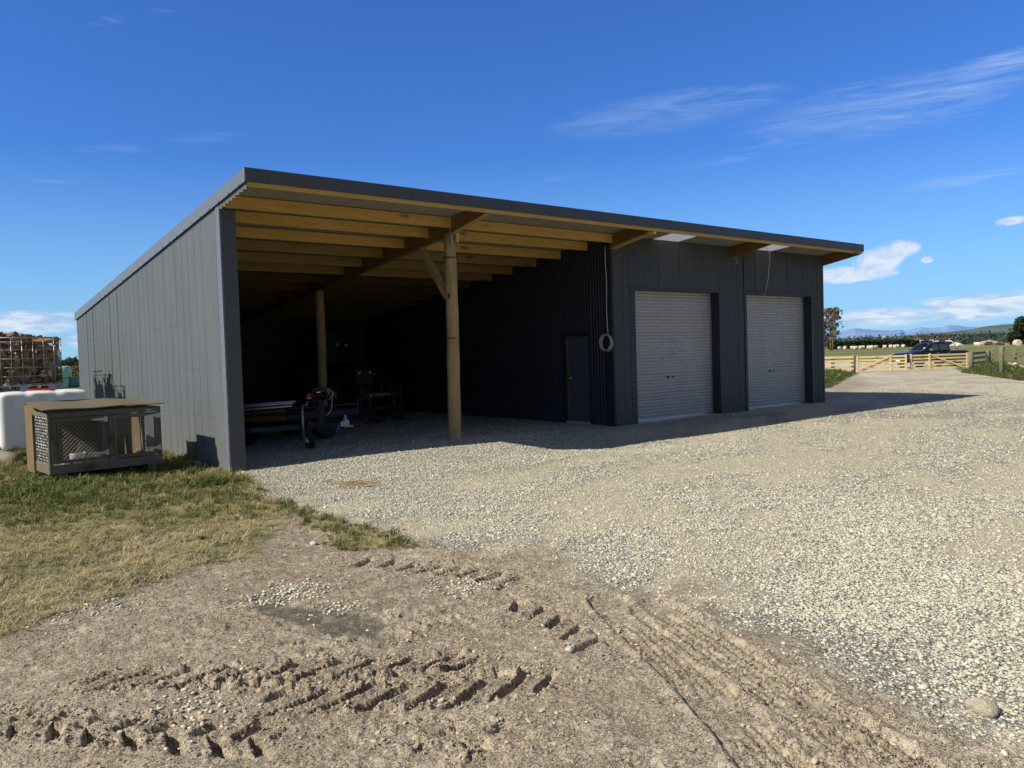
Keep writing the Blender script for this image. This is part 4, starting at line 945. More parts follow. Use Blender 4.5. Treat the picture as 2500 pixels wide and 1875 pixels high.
mesh_panel('side_mesh', 'wire', HD-.09, HH-.21, .032, .0016, Matrix.Translation((.008, .045, .14)) @ Matrix.Rotation(R(90), 4, 'Z'), hut, True)
mesh_panel('side_mesh', 'wire', HD-.09, HH-.21, .032, .0016, Matrix.Translation((HW-.008, .045, .14)) @ Matrix.Rotation(R(90), 4, 'Z'), hut, True)
mesh_panel('back_mesh', 'wire', HW*.2, HH-.2, .032, .0016, Matrix.Translation((HW*.80, HD-.03, .13)), hut, True)
mesh_panel('roof_mesh', 'wire', HW-.06, .10, .03, .002, Matrix.Translation((.03, -.004, HH+.001)) @ Matrix.Rotation(R(-84), 4, 'X'), hut, True)
for x0, x1, l in ((.055, HW/2-.025, 'mesh door with the white pot behind it'), (HW/2+.026, HW-.055, 'mesh door nearer the shed wall')):
    dr = MB(); z0, z1 = .15, HH-.085; y0, y1 = -.012, .02
    dr.box(x0, x1, y0, y1, z1-.06, z1); dr.box(x0, x1, y0, y1, z0, z0+.05); dr.box(x0, x0+.055, y0, y1, z0+.05, z1-.06); dr.box(x1-.055, x1, y0, y1, z0+.05, z1-.06)
    dr.box(x0+.062, x0+.105, y0+.002, y1, z0+.05, z1-.06)
    d_ = dr.build('mesh_door', 'grey_wood_z', hut, False, .003); lab(d_, l)
    mesh_panel('door_mesh', 'wire_dull', x1-x0-.10, z1-z0-.10, .06, .0024, Matrix.Translation((x0+.05, .014, z0+.05)), d_)
    for zz in (z1-.06, z0+.1):
        hg = MB(); hg.box(x1-.012, x1+.035, -.018, -.0125, zz-.035, zz+.045); hg.hexa([(x1-.19, -.018, zz-.004), (x1-.012, -.018, zz-.02), (x1-.012, -.0125, zz-.02), (x1-.19, -.0125, zz-.004), (x1-.19, -.018, zz+.014), (x1-.012, -.018, zz+.028), (x1-.012, -.0125, zz+.028), (x1-.19, -.0125, zz+.014)])
        hg.build('strap_hinge', 'galv', d_)
    la_ = MB(); la_.tube([(x0-.035, -.024, .475), (x0+.07, -.024, .472)], .007, 6); la_.box(x0-.012, x0+.05, -.022, -.0125, .45, .495); la_.build('latch', 'rust', d_)
rf = MB(); n_ = 14
for k in range(n_+1):
    x = -.08+1.73*k/n_; dz_ = .012*math.sin(k*.9)
    fy = -.10+.055*k/n_; by = 1.0-.03*k/n_
    rf.v += [(x, fy, HH+.030+dz_*.6+.01), (x, by, HH+.125+dz_-.015*k/n_), (x, by, HH+.137+dz_-.015*k/n_), (x, fy, HH+.042+dz_*.6+.01)]
for k in range(n_):
    q = 4*k
    for j in range(4): rf.f.append((q+j, q+(j+1) % 4, q+4+(j+1) % 4, q+4+j))
rf.f += [(0, 3, 2, 1), (4*n_, 4*n_+1, 4*n_+2, 4*n_+3)]
rf.build('roof_sheet', 'ply', hut)
for x in (.12, HW-.22): MB().box(x, x+.12, .02, HD-.02, -.17, .0).build('foot_block', 'grey_wood', hut)
MB().box(HW-.22, HW-.15, -.013, -.007, HH-.055, HH-.035).build('name_plate', 'galv', hut)
hm = Matrix.Translation((HX, HY, HB)) @ Matrix.Rotation(hrz, 4, 'Z')
def on_hutch(x, y, z): return hm @ Vector((x, y, z))
pt = thing('metal_pot', 'battered white metal pot on the hutch floor behind the left door', 'pot', on_hutch(.43, .20, .115))
MB().lathe([(.10, 0), (.108, .01), (.115, .13), (.121, .145), (.117, .15), (.11, .14), (.103, .02), (.0, .018)], n=24).build('pot_body', 'enamel', pt, True)
MB().tube([(.115*math.cos(a), .115*math.sin(a), .145) for a in [k*2*math.pi/24 for k in range(25)]], .006, 6).build('rim', 'galv', pt, True)
o = MB().lathe([(.05, 0), (.062, .005), (.06, .05), (.052, .052), (.05, .01), (0, .01)], (0, 0, 0), 'z', 18).build('small_dish', 'white', None, True); o.location = on_hutch(.26, .17, .115); tag(o, 'small white dish on the hutch floor left of the metal pot', 'dish')
o = MB().lathe([(.045, 0), (.05, .005), (.05, .06), (.035, .075), (.035, .085), (.05, .09), (.05, .15), (.0, .155)], (0, 0, 0), 'z', 16).build('water_bottle', 'enamel', None, True); o.location = on_hutch(.90, .11, .115); tag(o, 'pale squat plastic bottle behind the right hutch door', 'bottle')
rk = thing('wire_rack', 'small rusty wire hay rack on the hutch floor by the centre upright', 'rack', on_hutch(.60, .22, .115))
q = MB()
for k in range(6): q.tube([(k*.025, 0, .0), (k*.025, 0, .14)], .003, 5); q.tube([(k*.025, .1, .0), (k*.025, .1, .14)], .003, 5)
q.build('bars', 'wire_dull', rk)
q = MB()
for zz in (.005, .135): q.tube([(0, 0, zz), (.125, 0, zz), (.125, .1, zz), (0, .1, zz), (0, 0, zz)], .004, 5)
q.build('rails', 'enamel', rk)
o = MB().bar((0, 0, 0), (.26, .0, -.06), .03, .17).build('loose_board', 'grey_wood', None, False, .004); o.location = on_hutch(.47, .30, .36); tag(o, 'old grey board leaning inside the hutch above the wire rack', 'board')
bd = MB(); n_ = 8
for k in range(n_+1):
    a = k/n_; bd.v += [(.95+.5*a, .1, .117+.012*math.sin(k*1.9)+.03*a), (.95+.5*a, .40, .119+.012*math.cos(k*1.7)+.07*a)]
for k in range(n_): bd.f.append((2*k, 2*k+2, 2*k+3, 2*k+1))
o = bd.build('sack_bedding', 'grey_wood', None, True); o.location = (HX, HY, HB); o.rotation_euler = (0, 0, hrz); tag(o, 'crumpled grey sack lying on the floor of the right hutch side', 'sack')
pl = MB().box(0, 1.9, 0, .1, 0, .07).build('timber_offcut', 'grey_wood', None, False, .006); pl.location = (-3.3, 1.15, .0); pl.rotation_euler = (0, R(1), R(-7)); tag(pl, 'grey timber length lying in the grass under the hutch', 'timber')
# ------------------------------------------------------------------ wheels
def wheel(parent, loc, r, w, rz=0, rim='galv', nm='wheel', lugs=0):
    o = MB().lathe([(r*.62, -w*.46), (r*.86, -w/2), (r*.97, -w*.36), (r, -w*.15), (r, w*.15), (r*.97, w*.36), (r*.86, w/2), (r*.62, w*.46)], (0, 0, 0), 'y', 32)
    for k in range(lugs):
        for sgn in (-1, 1):
            a = (k+(.25 if sgn > 0 else -.25))*2*math.pi/lugs; a2 = a+.16
            o.bar((r*.99*math.cos(a), sgn*w*.02, r*.99*math.sin(a)), (r*.985*math.cos(a2), sgn*w*.46, r*.985*math.sin(a2)), .04, .06, (math.cos(a), 0, math.sin(a)))
    o = o.build(nm, 'tyre', parent, True); o.location = loc; o.rotation_euler = (0, 0, rz)
    q = MB().lathe([(0.0, -w*.30), (r*.2, -w*.30), (r*.25, -w*.36), (r*.3, -w*.25), (r*.52, -w*.22), (r*.60, -w*.44), (r*.63, -w*.44), (r*.63, w*.44), (r*.60, w*.44), (r*.5, w*.2), (0, w*.2)], (0, 0, 0), 'y', 28).build('rim', rim, o, True)
    return o
# ------------------------------------------------------------------ boat trailer with winch, in the open bay
cp_ = gp(846, 1036, .44); trz = math.atan2(-.62, .78)
tr_ = thing('winch_trailer', 'dark steel trailer with winch post, jockey wheel and yellow hitch under the open bay', 'trailer', (cp_.x, cp_.y, 0), trz)
q = MB(); q.bar((-2.75, 0, .42), (-.06, 0, .42), .08, .10); q.build('drawbar', 'dark_steel', tr_, False, .004)
q = MB(); q.bar((-2.75, -.75, .44), (-1.6, -.75, .44), .06, .08); q.bar((-2.75, .75, .44), (-1.6, .75, .44), .06, .08); q.bar((-1.6, -.75, .44), (-.75, -.05, .43), .06, .08); q.bar((-1.6, .75, .44), (-.75, .05, .43), .06, .08)
for x in (-2.73, -2.2, -1.65): q.bar((x, -.75, .44), (x, .75, .44), .05, .07)
q.build('chassis', 'dark_steel', tr_)
q = MB(); q.bar((-.46, 0, .46), (-.46, 0, .93), .08, .10, (1, 0, 0)); q.bar((-.85, 0, .46), (-.50, 0, .80), .04, .05); q.build('winch_post', 'dark_steel', tr_, False, .004)
wn = MB(); wn.box(-.60, -.30, -.13, .13, .905, .925); wn.box(-.60, -.575, -.13, .13, .925, 1.15); wn.box(-.335, -.31, -.13, .13, .925, 1.15); wn.box(-.60, -.31, -.13, .02, 1.10, 1.16); wo = wn.build('winch_frame', 'dark_steel', tr_, False, .004)
q = MB(); q.lathe([(.055, -.57), (.085, -.565), (.085, -.555), (.07, -.55)]+[(.072+.006*(k % 2), -.545+.02*k) for k in range(10)]+[(.085, -.345), (.055, -.34)], (0, -.02, 1.0), 'x', 20); q.build('rope_drum', 'blackmetal', wo, True)
q = MB(); q.lathe([(.07, -.31), (.075, -.3), (.075, -.19), (.05, -.17)], (0, -.0, 1.0), 'x', 18); q.build('motor', 'dark_steel', wo, True)
q = MB().tube([(-.33, -.12, 1.14), (-.26, -.13, 1.12), (-.20, -.14, 1.05), (-.23, -.14, .98), (-.28, -.14, .93)], .009, 6); q.tube([(-.31, -.13, 1.12), (-.27, -.14, 1.03)], .008, 6); q.tube([(-.22, -.13, .95), (-.25, -.13, .75), (-.30, -.12, .66), (-.36, -.1, .62)], .007, 6); q.build('winch_cable', 'cable', wo, True)
MB().box(-.70, -.62, -.14, -.06, .98, 1.06).build('red_reflector', 'red', wo); MB().box(-.70, -.62, -.142, -.06, .955, .978).build('label_strip', 'enamel', wo)
MB().box(-.52, -.44, -.135, -.131, 1.065, 1.085).build('shackle', 'chrome', wo)
q = MB(); q.lathe([(.045, -.62), (.09, -.61), (.09, -.57), (.045, -.56)], (0, 0, .83), 'x', 18); q.build('bow_roller', 'blackmetal', tr_, True)
q = MB(); q.hexa([(-.10, -.06, .40), (.06, -.04, .42), (.06, .04, .42), (-.10, .06, .40), (-.10, -.06, .50), (.05, -.035, .53), (.05, .035, .53), (-.10, .06, .50)]); q.lathe([(.0, .48), (.05, .49), (.055, .53), (.03, .58), (.02, .62), (0, .63)], (-.02, 0, 0), 'z', 14); q.build('hitch', 'galv', tr_, False, .006)
MB().box(-.04, .13, -.05, .05, .385, .425).build('hitch_lock', 'yellow', tr_, False, .01)
q = MB().tube([(-.12, -.07, .44), (-.15, -.09, .36), (-.19, -.09, .34), (-.17, -.09, .28)], .012, 6); q.build('safety_chain', 'galv', tr_, True)
jk = MB(); jk.tube([(-.78, -.20, .80), (-.78, -.20, .21)], .026, 12); jk.tube([(-.78, -.20, .80), (-.78, -.20, .84), (-.68, -.20, .85), (-.68, -.2, .92)], .012, 8); jk.bar((-.78, -.22, .22), (-.68, -.22, .12), .012, .07); jk.bar((-.78, -.155, .22), (-.68, -.155, .12), .012, .07)
jo = jk.build('jockey_wheel', 'galv', tr_, True); wheel(jo, (-.66, -.19, .10), .10, .05, 0, 'galv', 'small_wheel')
MB().lathe([(.05, -.7), (.10, -.69), (.10, -.66), (.06, -.64), (.055, -.56)], (0, -.13, .46), 'x', 18).build('brake_drum', 'dark_steel', tr_, True)
for s in (-1, 1): wheel(tr_, (-2.25, s*.95, .30), .30, .18)
q = MB(); q.box(-2.75, -.98, -.62, -.58, .60, .68); q.box(-2.75, -.98, .58, .62, .60, .68)
q.build('bunk_rail', 'pine_shaded_rear', tr_)
# steel rods and blue wrapped sheets on it
for k, (y, z, L, m_) in enumerate(((-.66, .80, 1.55, 'galv'), (-.60, .85, 1.75, 'galv'), (-.50, .83, 1.8, 'dark_steel'), (-.42, .87, 1.85, 'galv'))):
    o = MB().tube([(-.84-L, y, z-.02), (-.84, y, z+.06)], .018, 8).build('steel_rod', m_, None, True); o.location = (cp_.x, cp_.y, 0); o.rotation_euler = (0, 0, trz)
    tag(o, 'long bright steel rod lying on the trailer beside the blue wrapping', 'rod', 'steel rods on the trailer')
o = MB().bar((-2.3, -.72, .70), (-.95, -.72, .78), .04, .035).build('timber_batten', 'pine_shaded_rear', None); o.location = (cp_.x, cp_.y, 0); o.rotation_euler = (0, 0, trz); tag(o, 'pale timber batten under the steel rods on the trailer', 'batten')
q = MB(); nx, ny = 26, 12
for i in range(nx+1):
    for j in range(ny+1):
        x = -2.75+1.85*i/nx; y = -.45+1.1*j/ny; q.v.append((x, y, .86+.03*(x+3.9)/3+.05*math.sin(j*1.3+i*.4)+.03*math.sin(i*1.7+j)+.02*random.random()-.10*(abs(y-.1)/.55)**4))
for i in range(nx):
    for j in range(ny): a = i*(ny+1)+j; q.f.append((a, a+ny+1, a+ny+2, a+1))
o = q.build('blue_tarp', 'blue', None, True); o.location = (cp_.x, cp_.y, 0); o.rotation_euler = (0, 0, trz); tag(o, 'shiny dark blue plastic sheet crumpled over the load on the trailer', 'tarp')
# flat deck trailer behind it
fa_ = gp(622, 1034, .48); fb_ = gp(876, 1011, .48)
ft = thing('flat_trailer', 'grey steel flat deck trailer standing crosswise behind the winch trailer', 'trailer', (fa_.x, fa_.y, 0), math.atan2(fb_.y-fa_.y, fb_.x-fa_.x)); FL = (fb_-fa_).length
MB().box(0, FL, 0, .06, .48, .61).build('side_beam', 'dark_steel', ft, False, .004)
q = MB(); q.box(0, FL, .01, .04, .70, .73)
q.build('top_rail', 'dark_steel', ft)
for x in (0, FL*.33, FL*.62, FL-.04): MB().box(x, x+.04, .002, .05, .61, .86 if x in (0, FL-.04) else .70).build('stanchion', 'dark_steel', ft)
MB().box(.0, FL, .06, 1.7, .57, .605).build('deck', 'dark_steel', ft)
for x in (FL*.70, ): 
    for y in (.2, 1.5): wheel(ft, (x, y, .31), .31, .2)
MB().bar((FL*.05, .85, .0), (FL*.05, .85, .57), .07, .07, (1, 0, 0)).build('prop_stand', 'dark_steel', ft)
# ------------------------------------------------------------------ tractor with pallet forks deep in the bay
tc = thing('tractor', 'dark tractor with front loader parked deep in the unlit open bay', 'tractor', (6.45, 9.3, 0), R(-94))
q = MB(); q.hexa([(.2, -.33, .85), (2.0, -.28, .95), (2.0, .28, .95), (.2, .33, .85), (.2, -.36, 1.62), (1.95, -.27, 1.45), (1.95, .27, 1.45), (.2, .36, 1.62)]); hood = q.build('hood', 'blackmetal', tc, False, .05)
for s in (-1, 1): MB().lathe([(.0, 1.97), (.055, 1.97), (.06, 2.0), (.05, 2.012), (0, 2.015)], (0, s*.16, 1.3), 'x', 16).build('headlight', 'lens', hood, True)
q = MB(); q.box(.2, 1.9, -.2, .2, .5, .9); q.box(-1.4, .2, -.3, .3, .55, 1.0); q.box(1.3, 1.6, -.7, .7, .5, .62); q.build('chassis', 'blackmetal', tc, False, .02)
cb = MB()
for (x, y) in ((.25, -.62), (.25, .62), (-1.05, -.7), (-1.05, .7)): cb.bar((x, y, 1.0), (x*.85, y*.92, 2.5), .07, .07, (1, 0, 0))
cb.box(-1.1, .35, -.72, .72, .98, 1.25); cb.build('cab', 'blackmetal', tc, False, .01)
MB().hexa([(-1.15, -.72, 2.48), (.38, -.68, 2.48), (.38, .68, 2.48), (-1.15, .72, 2.48), (-1.05, -.62, 2.66), (.28, -.6, 2.66), (.28, .6, 2.66), (-1.05, .62, 2.66)]).build('cab_roof', 'blackmetal', tc, False, .03)
MB().quad((.26, -.58, 1.28), (.26, .58, 1.28), (.225, .54, 2.47), (.225, -.54, 2.47)).build('windscreen', 'cab_glass', tc)
for s in (-.14, .14): MB().lathe([(0, .41), (.06, .41), (.065, .38), (.03, .33)], (0, s, 2.12), 'x', 14).build('work_lamp', 'lens', tc, True)
for s in (-1, 1):
    wheel(tc, (-.75, s*.85, .82), .82, .46, 0, 'dark_steel', 'rear_wheel', 22); wheel(tc, (1.45, s*.78, .52), .52, .32, 0, 'dark_steel', 'front_wheel', 18)
    q = MB(); q.bar((.4, s*.52, 1.55), (1.75, s*.52, 1.35), .08, .16); q.bar((1.75, s*.52, 1.35), (2.75, s*.52, .55), .08, .14); q.bar((.4, s*.52, .8), (.4, s*.52, 1.6), .1, .12, (1, 0, 0)); q.build('loader_arm', 'dark_steel', tc, False, .01)
    q = MB(); q.bar((.55, s*.44, 1.0), (1.7, s*.44, 1.25), .05, .05); q.build('hydraulic_ram', 'galv', tc)
MB().tube([(1.2, .36, 1.45), (1.2, .36, 2.2)], .035, 10).build('exhaust', 'blackmetal', tc, True)
fk = thing('pallet_forks', 'black pallet fork carriage with white lettering on the tractor loader', 'forks', (6.22, 6.30, 0), R(-6))
q = MB(); q.box(-.62, .62, -.03, .03, .30, .40); q.box(-.62, .62, -.03, .03, .64, .78); q.box(-.62, -.54, -.03, .03, .05, .95); q.box(.54, .62, -.03, .03, .05, .95)
for x in (-.3, 0, .3): q.box(x-.02, x+.02, -.02, .02, .78, 1.05)
q.build('carriage', 'blackmetal', fk, False, .005)
for x in (-.35, .35): q = MB(); q.box(x-.05, x+.05, -.07, -.035, .06, .66); q.hexa([(x-.05, -1.1, .06), (x+.05, -1.1, .06), (x+.05, -.07, .06), (x-.05, -.07, .06), (x-.05, -1.1, .07), (x+.05, -1.1, .07), (x+.05, -.07, .10), (x-.05, -.07, .10)]); q.build('fork_tine', 'blackmetal', fk)
def lettering(txt, size, material, parent, loc, rot, name='lettering'):
    cu = bpy.data.curves.new(name, 'FONT'); cu.body = txt; cu.size = size; cu.extrude = .0015; cu.align_x = 'CENTER'; cu.align_y = 'CENTER'
    tmp = bpy.data.objects.new(name, cu); C.objects.link(tmp); dg = bpy.context.evaluated_depsgraph_get(); me = bpy.data.meshes.new_from_object(tmp.evaluated_get(dg)); C.objects.unlink(tmp); bpy.data.objects.remove(tmp)
    me.materials.clear(); me.materials.append(M[material]); o = bpy.data.objects.new(name, me); C.objects.link(o); o.parent = parent; o.location = loc; o.rotation_euler = rot; return o
lettering('MASTRITE', .095, 'cable', fk, (.03, -.034, .71), (R(90), 0, 0)); q = MB(); q.box(-.34, -.25, -.036, -.031, .68, .705); q.box(-.34, -.25, -.036, -.031, .715, .74); q.build('emblem', 'enamel', fk)
# ------------------------------------------------------------------ gates and fences
ZG = -.09
def gate(a, b, mids, brace, label):
    a = Vector((a[0], a[1], ZG)); b = Vector((b[0], b[1], ZG)); L = (b-a).length
    t_ = thing('timber_gate', label, 'gate', a, math.atan2(b.y-a.y, b.x-a.x), 'pair of pale pine gates')
    Hh = 1.0; z0 = .10; zs_ = [z0+(Hh-z0-.11)*k/4 for k in range(5)]
    for zz in zs_: MB().box(0.03, L-.03, .002, .03, zz, zz+.11).build('rail', 'pine_new', t_)
    for x in [0.0, L-.11]+mids: MB().box(x, x+.11, -.04, .0, z0-.04, Hh+.05).build('stile', 'pine_new', t_)
    (xa, za), (xb, zb) = brace; MB().bar((xa, -.055, za), (xb, -.055, zb), .03, .11, (0, 0, 1)).build('brace', 'pine_new', t_)
    return t_
g1a, g1b = gp(2091, 909, ZG), gp(2214, 906, ZG); g2a, g2b = gp(2222, 905.5, ZG), gp(2364, 901, ZG)
L1 = (g1b-g1a).length; L2 = (g2b-g2a).length
gate(g1a, g1b, [L1*.665], ((.15, .14), (L1*.67, .98)), 'pale pine field gate on the left of the pair, in front of the car bonnet')
gate(g2a, g2b, [L2*.32], ((L2*.34, .98), (L2-.3, .14)), 'pale pine field gate on the right of the pair, beside the grassy post')
o = MB().tube([(g1b.x-.1, g1b.y-.02, .72), (g1b.x+.1, g1b.y-.06, .68), (g2a.x+.15, g2a.y-.05, .74), (g2a.x+.5, g2a.y-.04, .80)], .012, 6).build('gate_chain', 'galv', None, True); tag(o, 'thin metal chain joining the two pine gates', 'chain')
hg = gp(2190, 878, ZG+.0)
def fence(pts, zbase, label, rails=4, hgt=1.0, pr=.09, board='pine_new', thick=.13, cap=0):
    t_ = thing('post_and_rail_fence', label, 'fence', (pts[0][0], pts[0][1], zbase), 0); o0 = Vector((pts[0][0], pts[0][1], 0))
    for k, (x, y) in enumerate(pts):
        r = pr*(1.25 if k == cap else 1); MB().tube([(x-o0.x, y-o0.y, -.2), (x-o0.x, y-o0.y, hgt+.04), (x-o0.x, y-o0.y, hgt+.06)], [r, r*.95, r*.8], 14).build('post', 'post_wood', t_, True)
    for (xa, ya), (xb, yb) in zip(pts[:-1], pts[1:]):
        d = Vector((xb-xa, yb-ya, 0)).normalized(); n_ = Vector((-d.y, d.x, 0))
        if n_.dot(Vector((CAM.x-xa, CAM.y-ya, 0))) < 0: n_ = -n_
        n_ = n_*(pr+.02)
        if n_.dot(Vector((-1, .2, 0))) < 0: n_ = -n_*1.0
        for r in range(rails):
            z = hgt-.08-r*(hgt-.15)/rails
            MB().bar((xa-o0.x+n_.x, ya-o0.y+n_.y, z), (xb-o0.x+n_.x, yb-o0.y+n_.y, z), .03, thick).build('rail', board, t_)
    return t_
s1 = gp(2084, 912, ZG); dl = (g1a-g1b).normalized(); f0 = gp(2034, 913, ZG)
ld = (f0-s1); fence([(s1.x, s1.y), (f0.x, f0.y)]+[(f0.x+ld.x*k, f0.y+ld.y*k) for k in (1, 2, 3)], ZG, 'pale post and rail fence running left from the gate behind the shed', 4, 1.08, .10)
s2 = gp(2371, 903, ZG); p2 = gp(2412, 896, ZG)
fence([(s2.x, s2.y), (p2.x, p2.y)], ZG, 'short shaded grey fence panel joining the right gate post', 3, 1.05, .11, 'grey_wood')  # grey boards stand in for the shade on this panel
p3 = gp(2478, 893, ZG); d3 = (p3-p2); fence([(p2.x+.25, p2.y-.1)]+[(p2.x+d3.x*k, p2.y+d3.y*k) for k in (1, 2, 3, 4)], ZG, 'pale post and rail fence running right behind the rank grass', 3, 1.0, .11)
lp_ = gp(2446, 921, -.02)
lpo = thing('lone_post', 'tall round fence post with an orange tag standing alone in rank grass', 'post', (lp_.x, lp_.y, -.02))
MB().tube([(0, 0, -.2), (0, 0, 1.36), (0, 0, 1.39)], [.105, .10, .085], 16).build('post', 'post_wood', lpo, True); MB().box(.09, .16, -.08, -.04, 1.24, 1.36).build('orange_tag', 'orange', lpo)
sr = MB().bar((lp_.x+.15, lp_.y-.05, .66), (lp_.x+1.75, lp_.y-1.2, .16), .05, .10).build('stay_rail', 'pine_new', None); tag(sr, 'pale diagonal rail propped from the lone post into the grass', 'rail')
o = MB().lathe([(0, -.09), (.07, -.05), (.10, 0), (.09, .03), (0, .05)], (0, 0, 0), 'z', 10).build('white_stone', 'white', None, True); o.location = (lp_.x+.55, lp_.y-.35, .68); o.location.z = .58; tag(o, 'white insulator cap on the diagonal rail by the lone post', 'cap')
pb = gp(2493, 922, 0); o = MB().bar((pb.x-.4, pb.y+.3, .04), (pb.x+1.6, pb.y-1.2, .05), .1, .06).build('pale_board', 'pine_new', None); tag(o, 'pale board lying at the gravel edge below the lone post', 'board')
# ------------------------------------------------------------------ dark blue utility truck behind the gate
uc = dp(2270, 870, 56.0); ZU = -.10
vf_ = Vector((uc.x-CAM.x, uc.y-CAM.y, 0)).normalized(); vr_ = Vector((vf_.y, -vf_.x, 0))
hd_ = (-vr_*.73-vf_*.68).normalized(); urz = math.atan2(hd_.y, hd_.x)
ut = thing('utility_truck', 'dark blue double cab utility truck with white ladder rack behind the gates', 'truck', (uc.x, uc.y, ZU), urz)
UW = .92
def section_body(secs, name, m_, parent, bevel=.03):
    """secs: list of (x, [(y,z)...]) half sections mirrored"""
    mb = MB(); n = len(secs[0][1])
    for x, hs_ in secs:
        for (y, z) in hs_: mb.v.append((x, y, z))
        for (y, z) in reversed(hs_): mb.v.append((x, -y, z))
    k = 2*n
    for i in range(len(secs)-1):
        for j in range(k): mb.f.append((i*k+j, i*k+(j+1) % k, (i+1)*k+(j+1) % k, (i+1)*k+j))
    mb.f.append(tuple(range(k))); mb.f.append(tuple((len(secs)-1)*k+j for j in reversed(range(k))))
    return mb.build(name, m_, parent, True, 0, True, 1)
def hs(w, zb, zm, zt, wt): return [(w*.9, zb), (w, zb+.12), (w, zm), (wt, zt), (wt*.6, zt+.025)]
ub = section_body([(2.66, hs(.70, .45, .72, .86, .62)), (2.60, hs(.80, .40, .82, .98, .74)), (2.2, hs(.90, .36, .95, 1.08, .80)), (1.2, hs(UW, .34, 1.02, 1.16, .84)), (1.0, hs(UW, .34, 1.03, 1.17, .86)), (-1.0, hs(UW, .34, 1.04, 1.12, .88)), (-1.1, hs(UW, .36, 1.04, 1.10, .90)), (-2.55, hs(UW, .42, 1.05, 1.10, .90)), (-2.62, hs(.88, .44, 1.03, 1.08, .86))], 'body', 'navy', ut)
cabn = section_body([(1.28, [(.80, 1.06), (.80, 1.10), (.79, 1.13), (.6, 1.14), (.3, 1.14)]), (.55, [(.84, 1.06), (.84, 1.15), (.70, 1.60), (.62, 1.68), (.3, 1.70)]), (.3, [(.85, 1.06), (.85, 1.15), (.68, 1.68), (.60, 1.75), (.3, 1.77)]), (-.5, [(.85, 1.06), (.85, 1.15), (.68, 1.70), (.60, 1.77), (.3, 1.79)]), (-.95, [(.84, 1.06), (.84, 1.15), (.68, 1.66), (.60, 1.73), (.3, 1.75)]), (-1.12, [(.84, 1.06), (.84, 1.15), (.70, 1.45), (.62, 1.52), (.3, 1.54)])], 'cab', 'navy', ut)
ws = MB(); ws.quad((1.205, -.70, 1.185), (1.205, .70, 1.185), (.50, .60, 1.69), (.50, -.60, 1.69)); wso = ws.build('windscreen', 'glass', cabn)
q = MB(); q.quad((1.03, .50, 1.33), (1.03, .62, 1.33), (.92, .60, 1.41), (.92, .48, 1.41)); q.build('windscreen_sticker', 'white', wso)
for s in (-1, 1):
    for (pts, nm) in ((((.80, 1.18), (.02, 1.18), (.02, 1.62), (.40, 1.60)), 'side_window'), (((-.08, 1.18), (-.86, 1.20), (-.78, 1.58), (-.08, 1.63)), 'rear_side_window')):
        q = MB(); q.v = [(x, s*(.862-(z-1.15)*.29), z) for x, z in pts]; q.f = [(0, 1, 2, 3)]; q.build(nm, 'glass', cabn)
    for x in (.18, -.72): MB().box(x-.1, x+.1, s*.935-.015, s*.935+.015, 1.00, 1.035).build('door_handle', 'chrome', ut, False, .008)
    mr = MB().box(-.07, .07, -.12, .12, -.075, .085); mr = mr.build('wing_mirror', 'chrome', ut, True, .035); mr.location = (.86, s*1.05, 1.24)
    MB().hexa([(2.45, s*.55, .86), (2.45, s*.86, .84), (2.3, s*.9, .9), (2.62, s*.52, .90), (2.50, s*.55, .98), (2.45, s*.84, .98), (2.3, s*.88, 1.0), (2.55, s*.52, .99)]).build('headlight', 'lens', ut)
    for x in (1.62, -1.55): wheel(ut, (x, s*.80, .38), .38, .25)
q = MB(); q.box(2.56, 2.70, -.78, .78, .44, .62); q.build('bumper', 'black', ut, False, .04); MB().box(2.62, 2.68, -.5, .5, .70, .92).build('grille', 'black', ut, False, .02)
q = MB(); q.box(2.705, 2.715, -.2, .2, .49, .58); npl = q.build('number_plate', 'white', ut)
tb = MB(); tb.box(-2.6, -1.2, -.80, .80, 1.115, 1.125); tb.build('tray_cover', 'black', ut)
rk = MB()
for s in (-1, 1): rk.tube([(-1.75, s*.80, 1.08), (-1.22, s*.78, 1.74), (-1.16, s*.72, 1.80), (-1.12, s*.4, 1.82), (-1.12, 0, 1.82)], .035, 10)
rk.build('ladder_rack', 'white', ut, True)
for s in (-1, 1): MB().tube([(-1.12, s*.62, 1.82), (-1.12, s*.62, 1.98)], .02, 8).build('rack_peg', 'white', ut)
fr_ = MB()
for s in (-1, 1): fr_.tube([(.25, s*.6, 1.74), (.25, s*.6, 1.90)], .022, 8)
fr_.tube([(.25, -.65, 1.90), (.25, .65, 1.90)], .02, 8); fr_.build('roof_bar', 'white', ut)
um = Matrix.Translation((uc.x, uc.y, ZU)) @ Matrix.Rotation(urz, 4, 'Z')
for k in range(3):
    o = MB().box(-1.9, 1.0, -.28+k*.19, -.10+k*.19, 1.925+.05*(k == 1), 2.005+.05*(k == 1)).build('timber_plank', 'bark', None, False, .01); o.matrix_world = um; tag(o, 'weathered timber plank carried flat on the truck roof rack', 'plank', 'planks on the truck rack')
q = MB()
for k in range(9):
    x0 = .9+random.uniform(-.2, .5); y0 = random.uniform(-.5, .3); q.tube([(x0-.6, y0, 1.93), (x0, y0+random.uniform(-.2, .2), 2.0+random.uniform(-.05, .1)), (x0+random.uniform(.1, .5), y0+random.uniform(-.5, .1), 2.05+random.uniform(-.1, .22))], [.014, .01, .005], 5)
o = q.build('bare_branches', 'post_wood', None); o.matrix_world = um; o['kind'] = 'thing'; tag(o, 'bare twiggy branches tied on the truck rack beside the planks', 'branches')
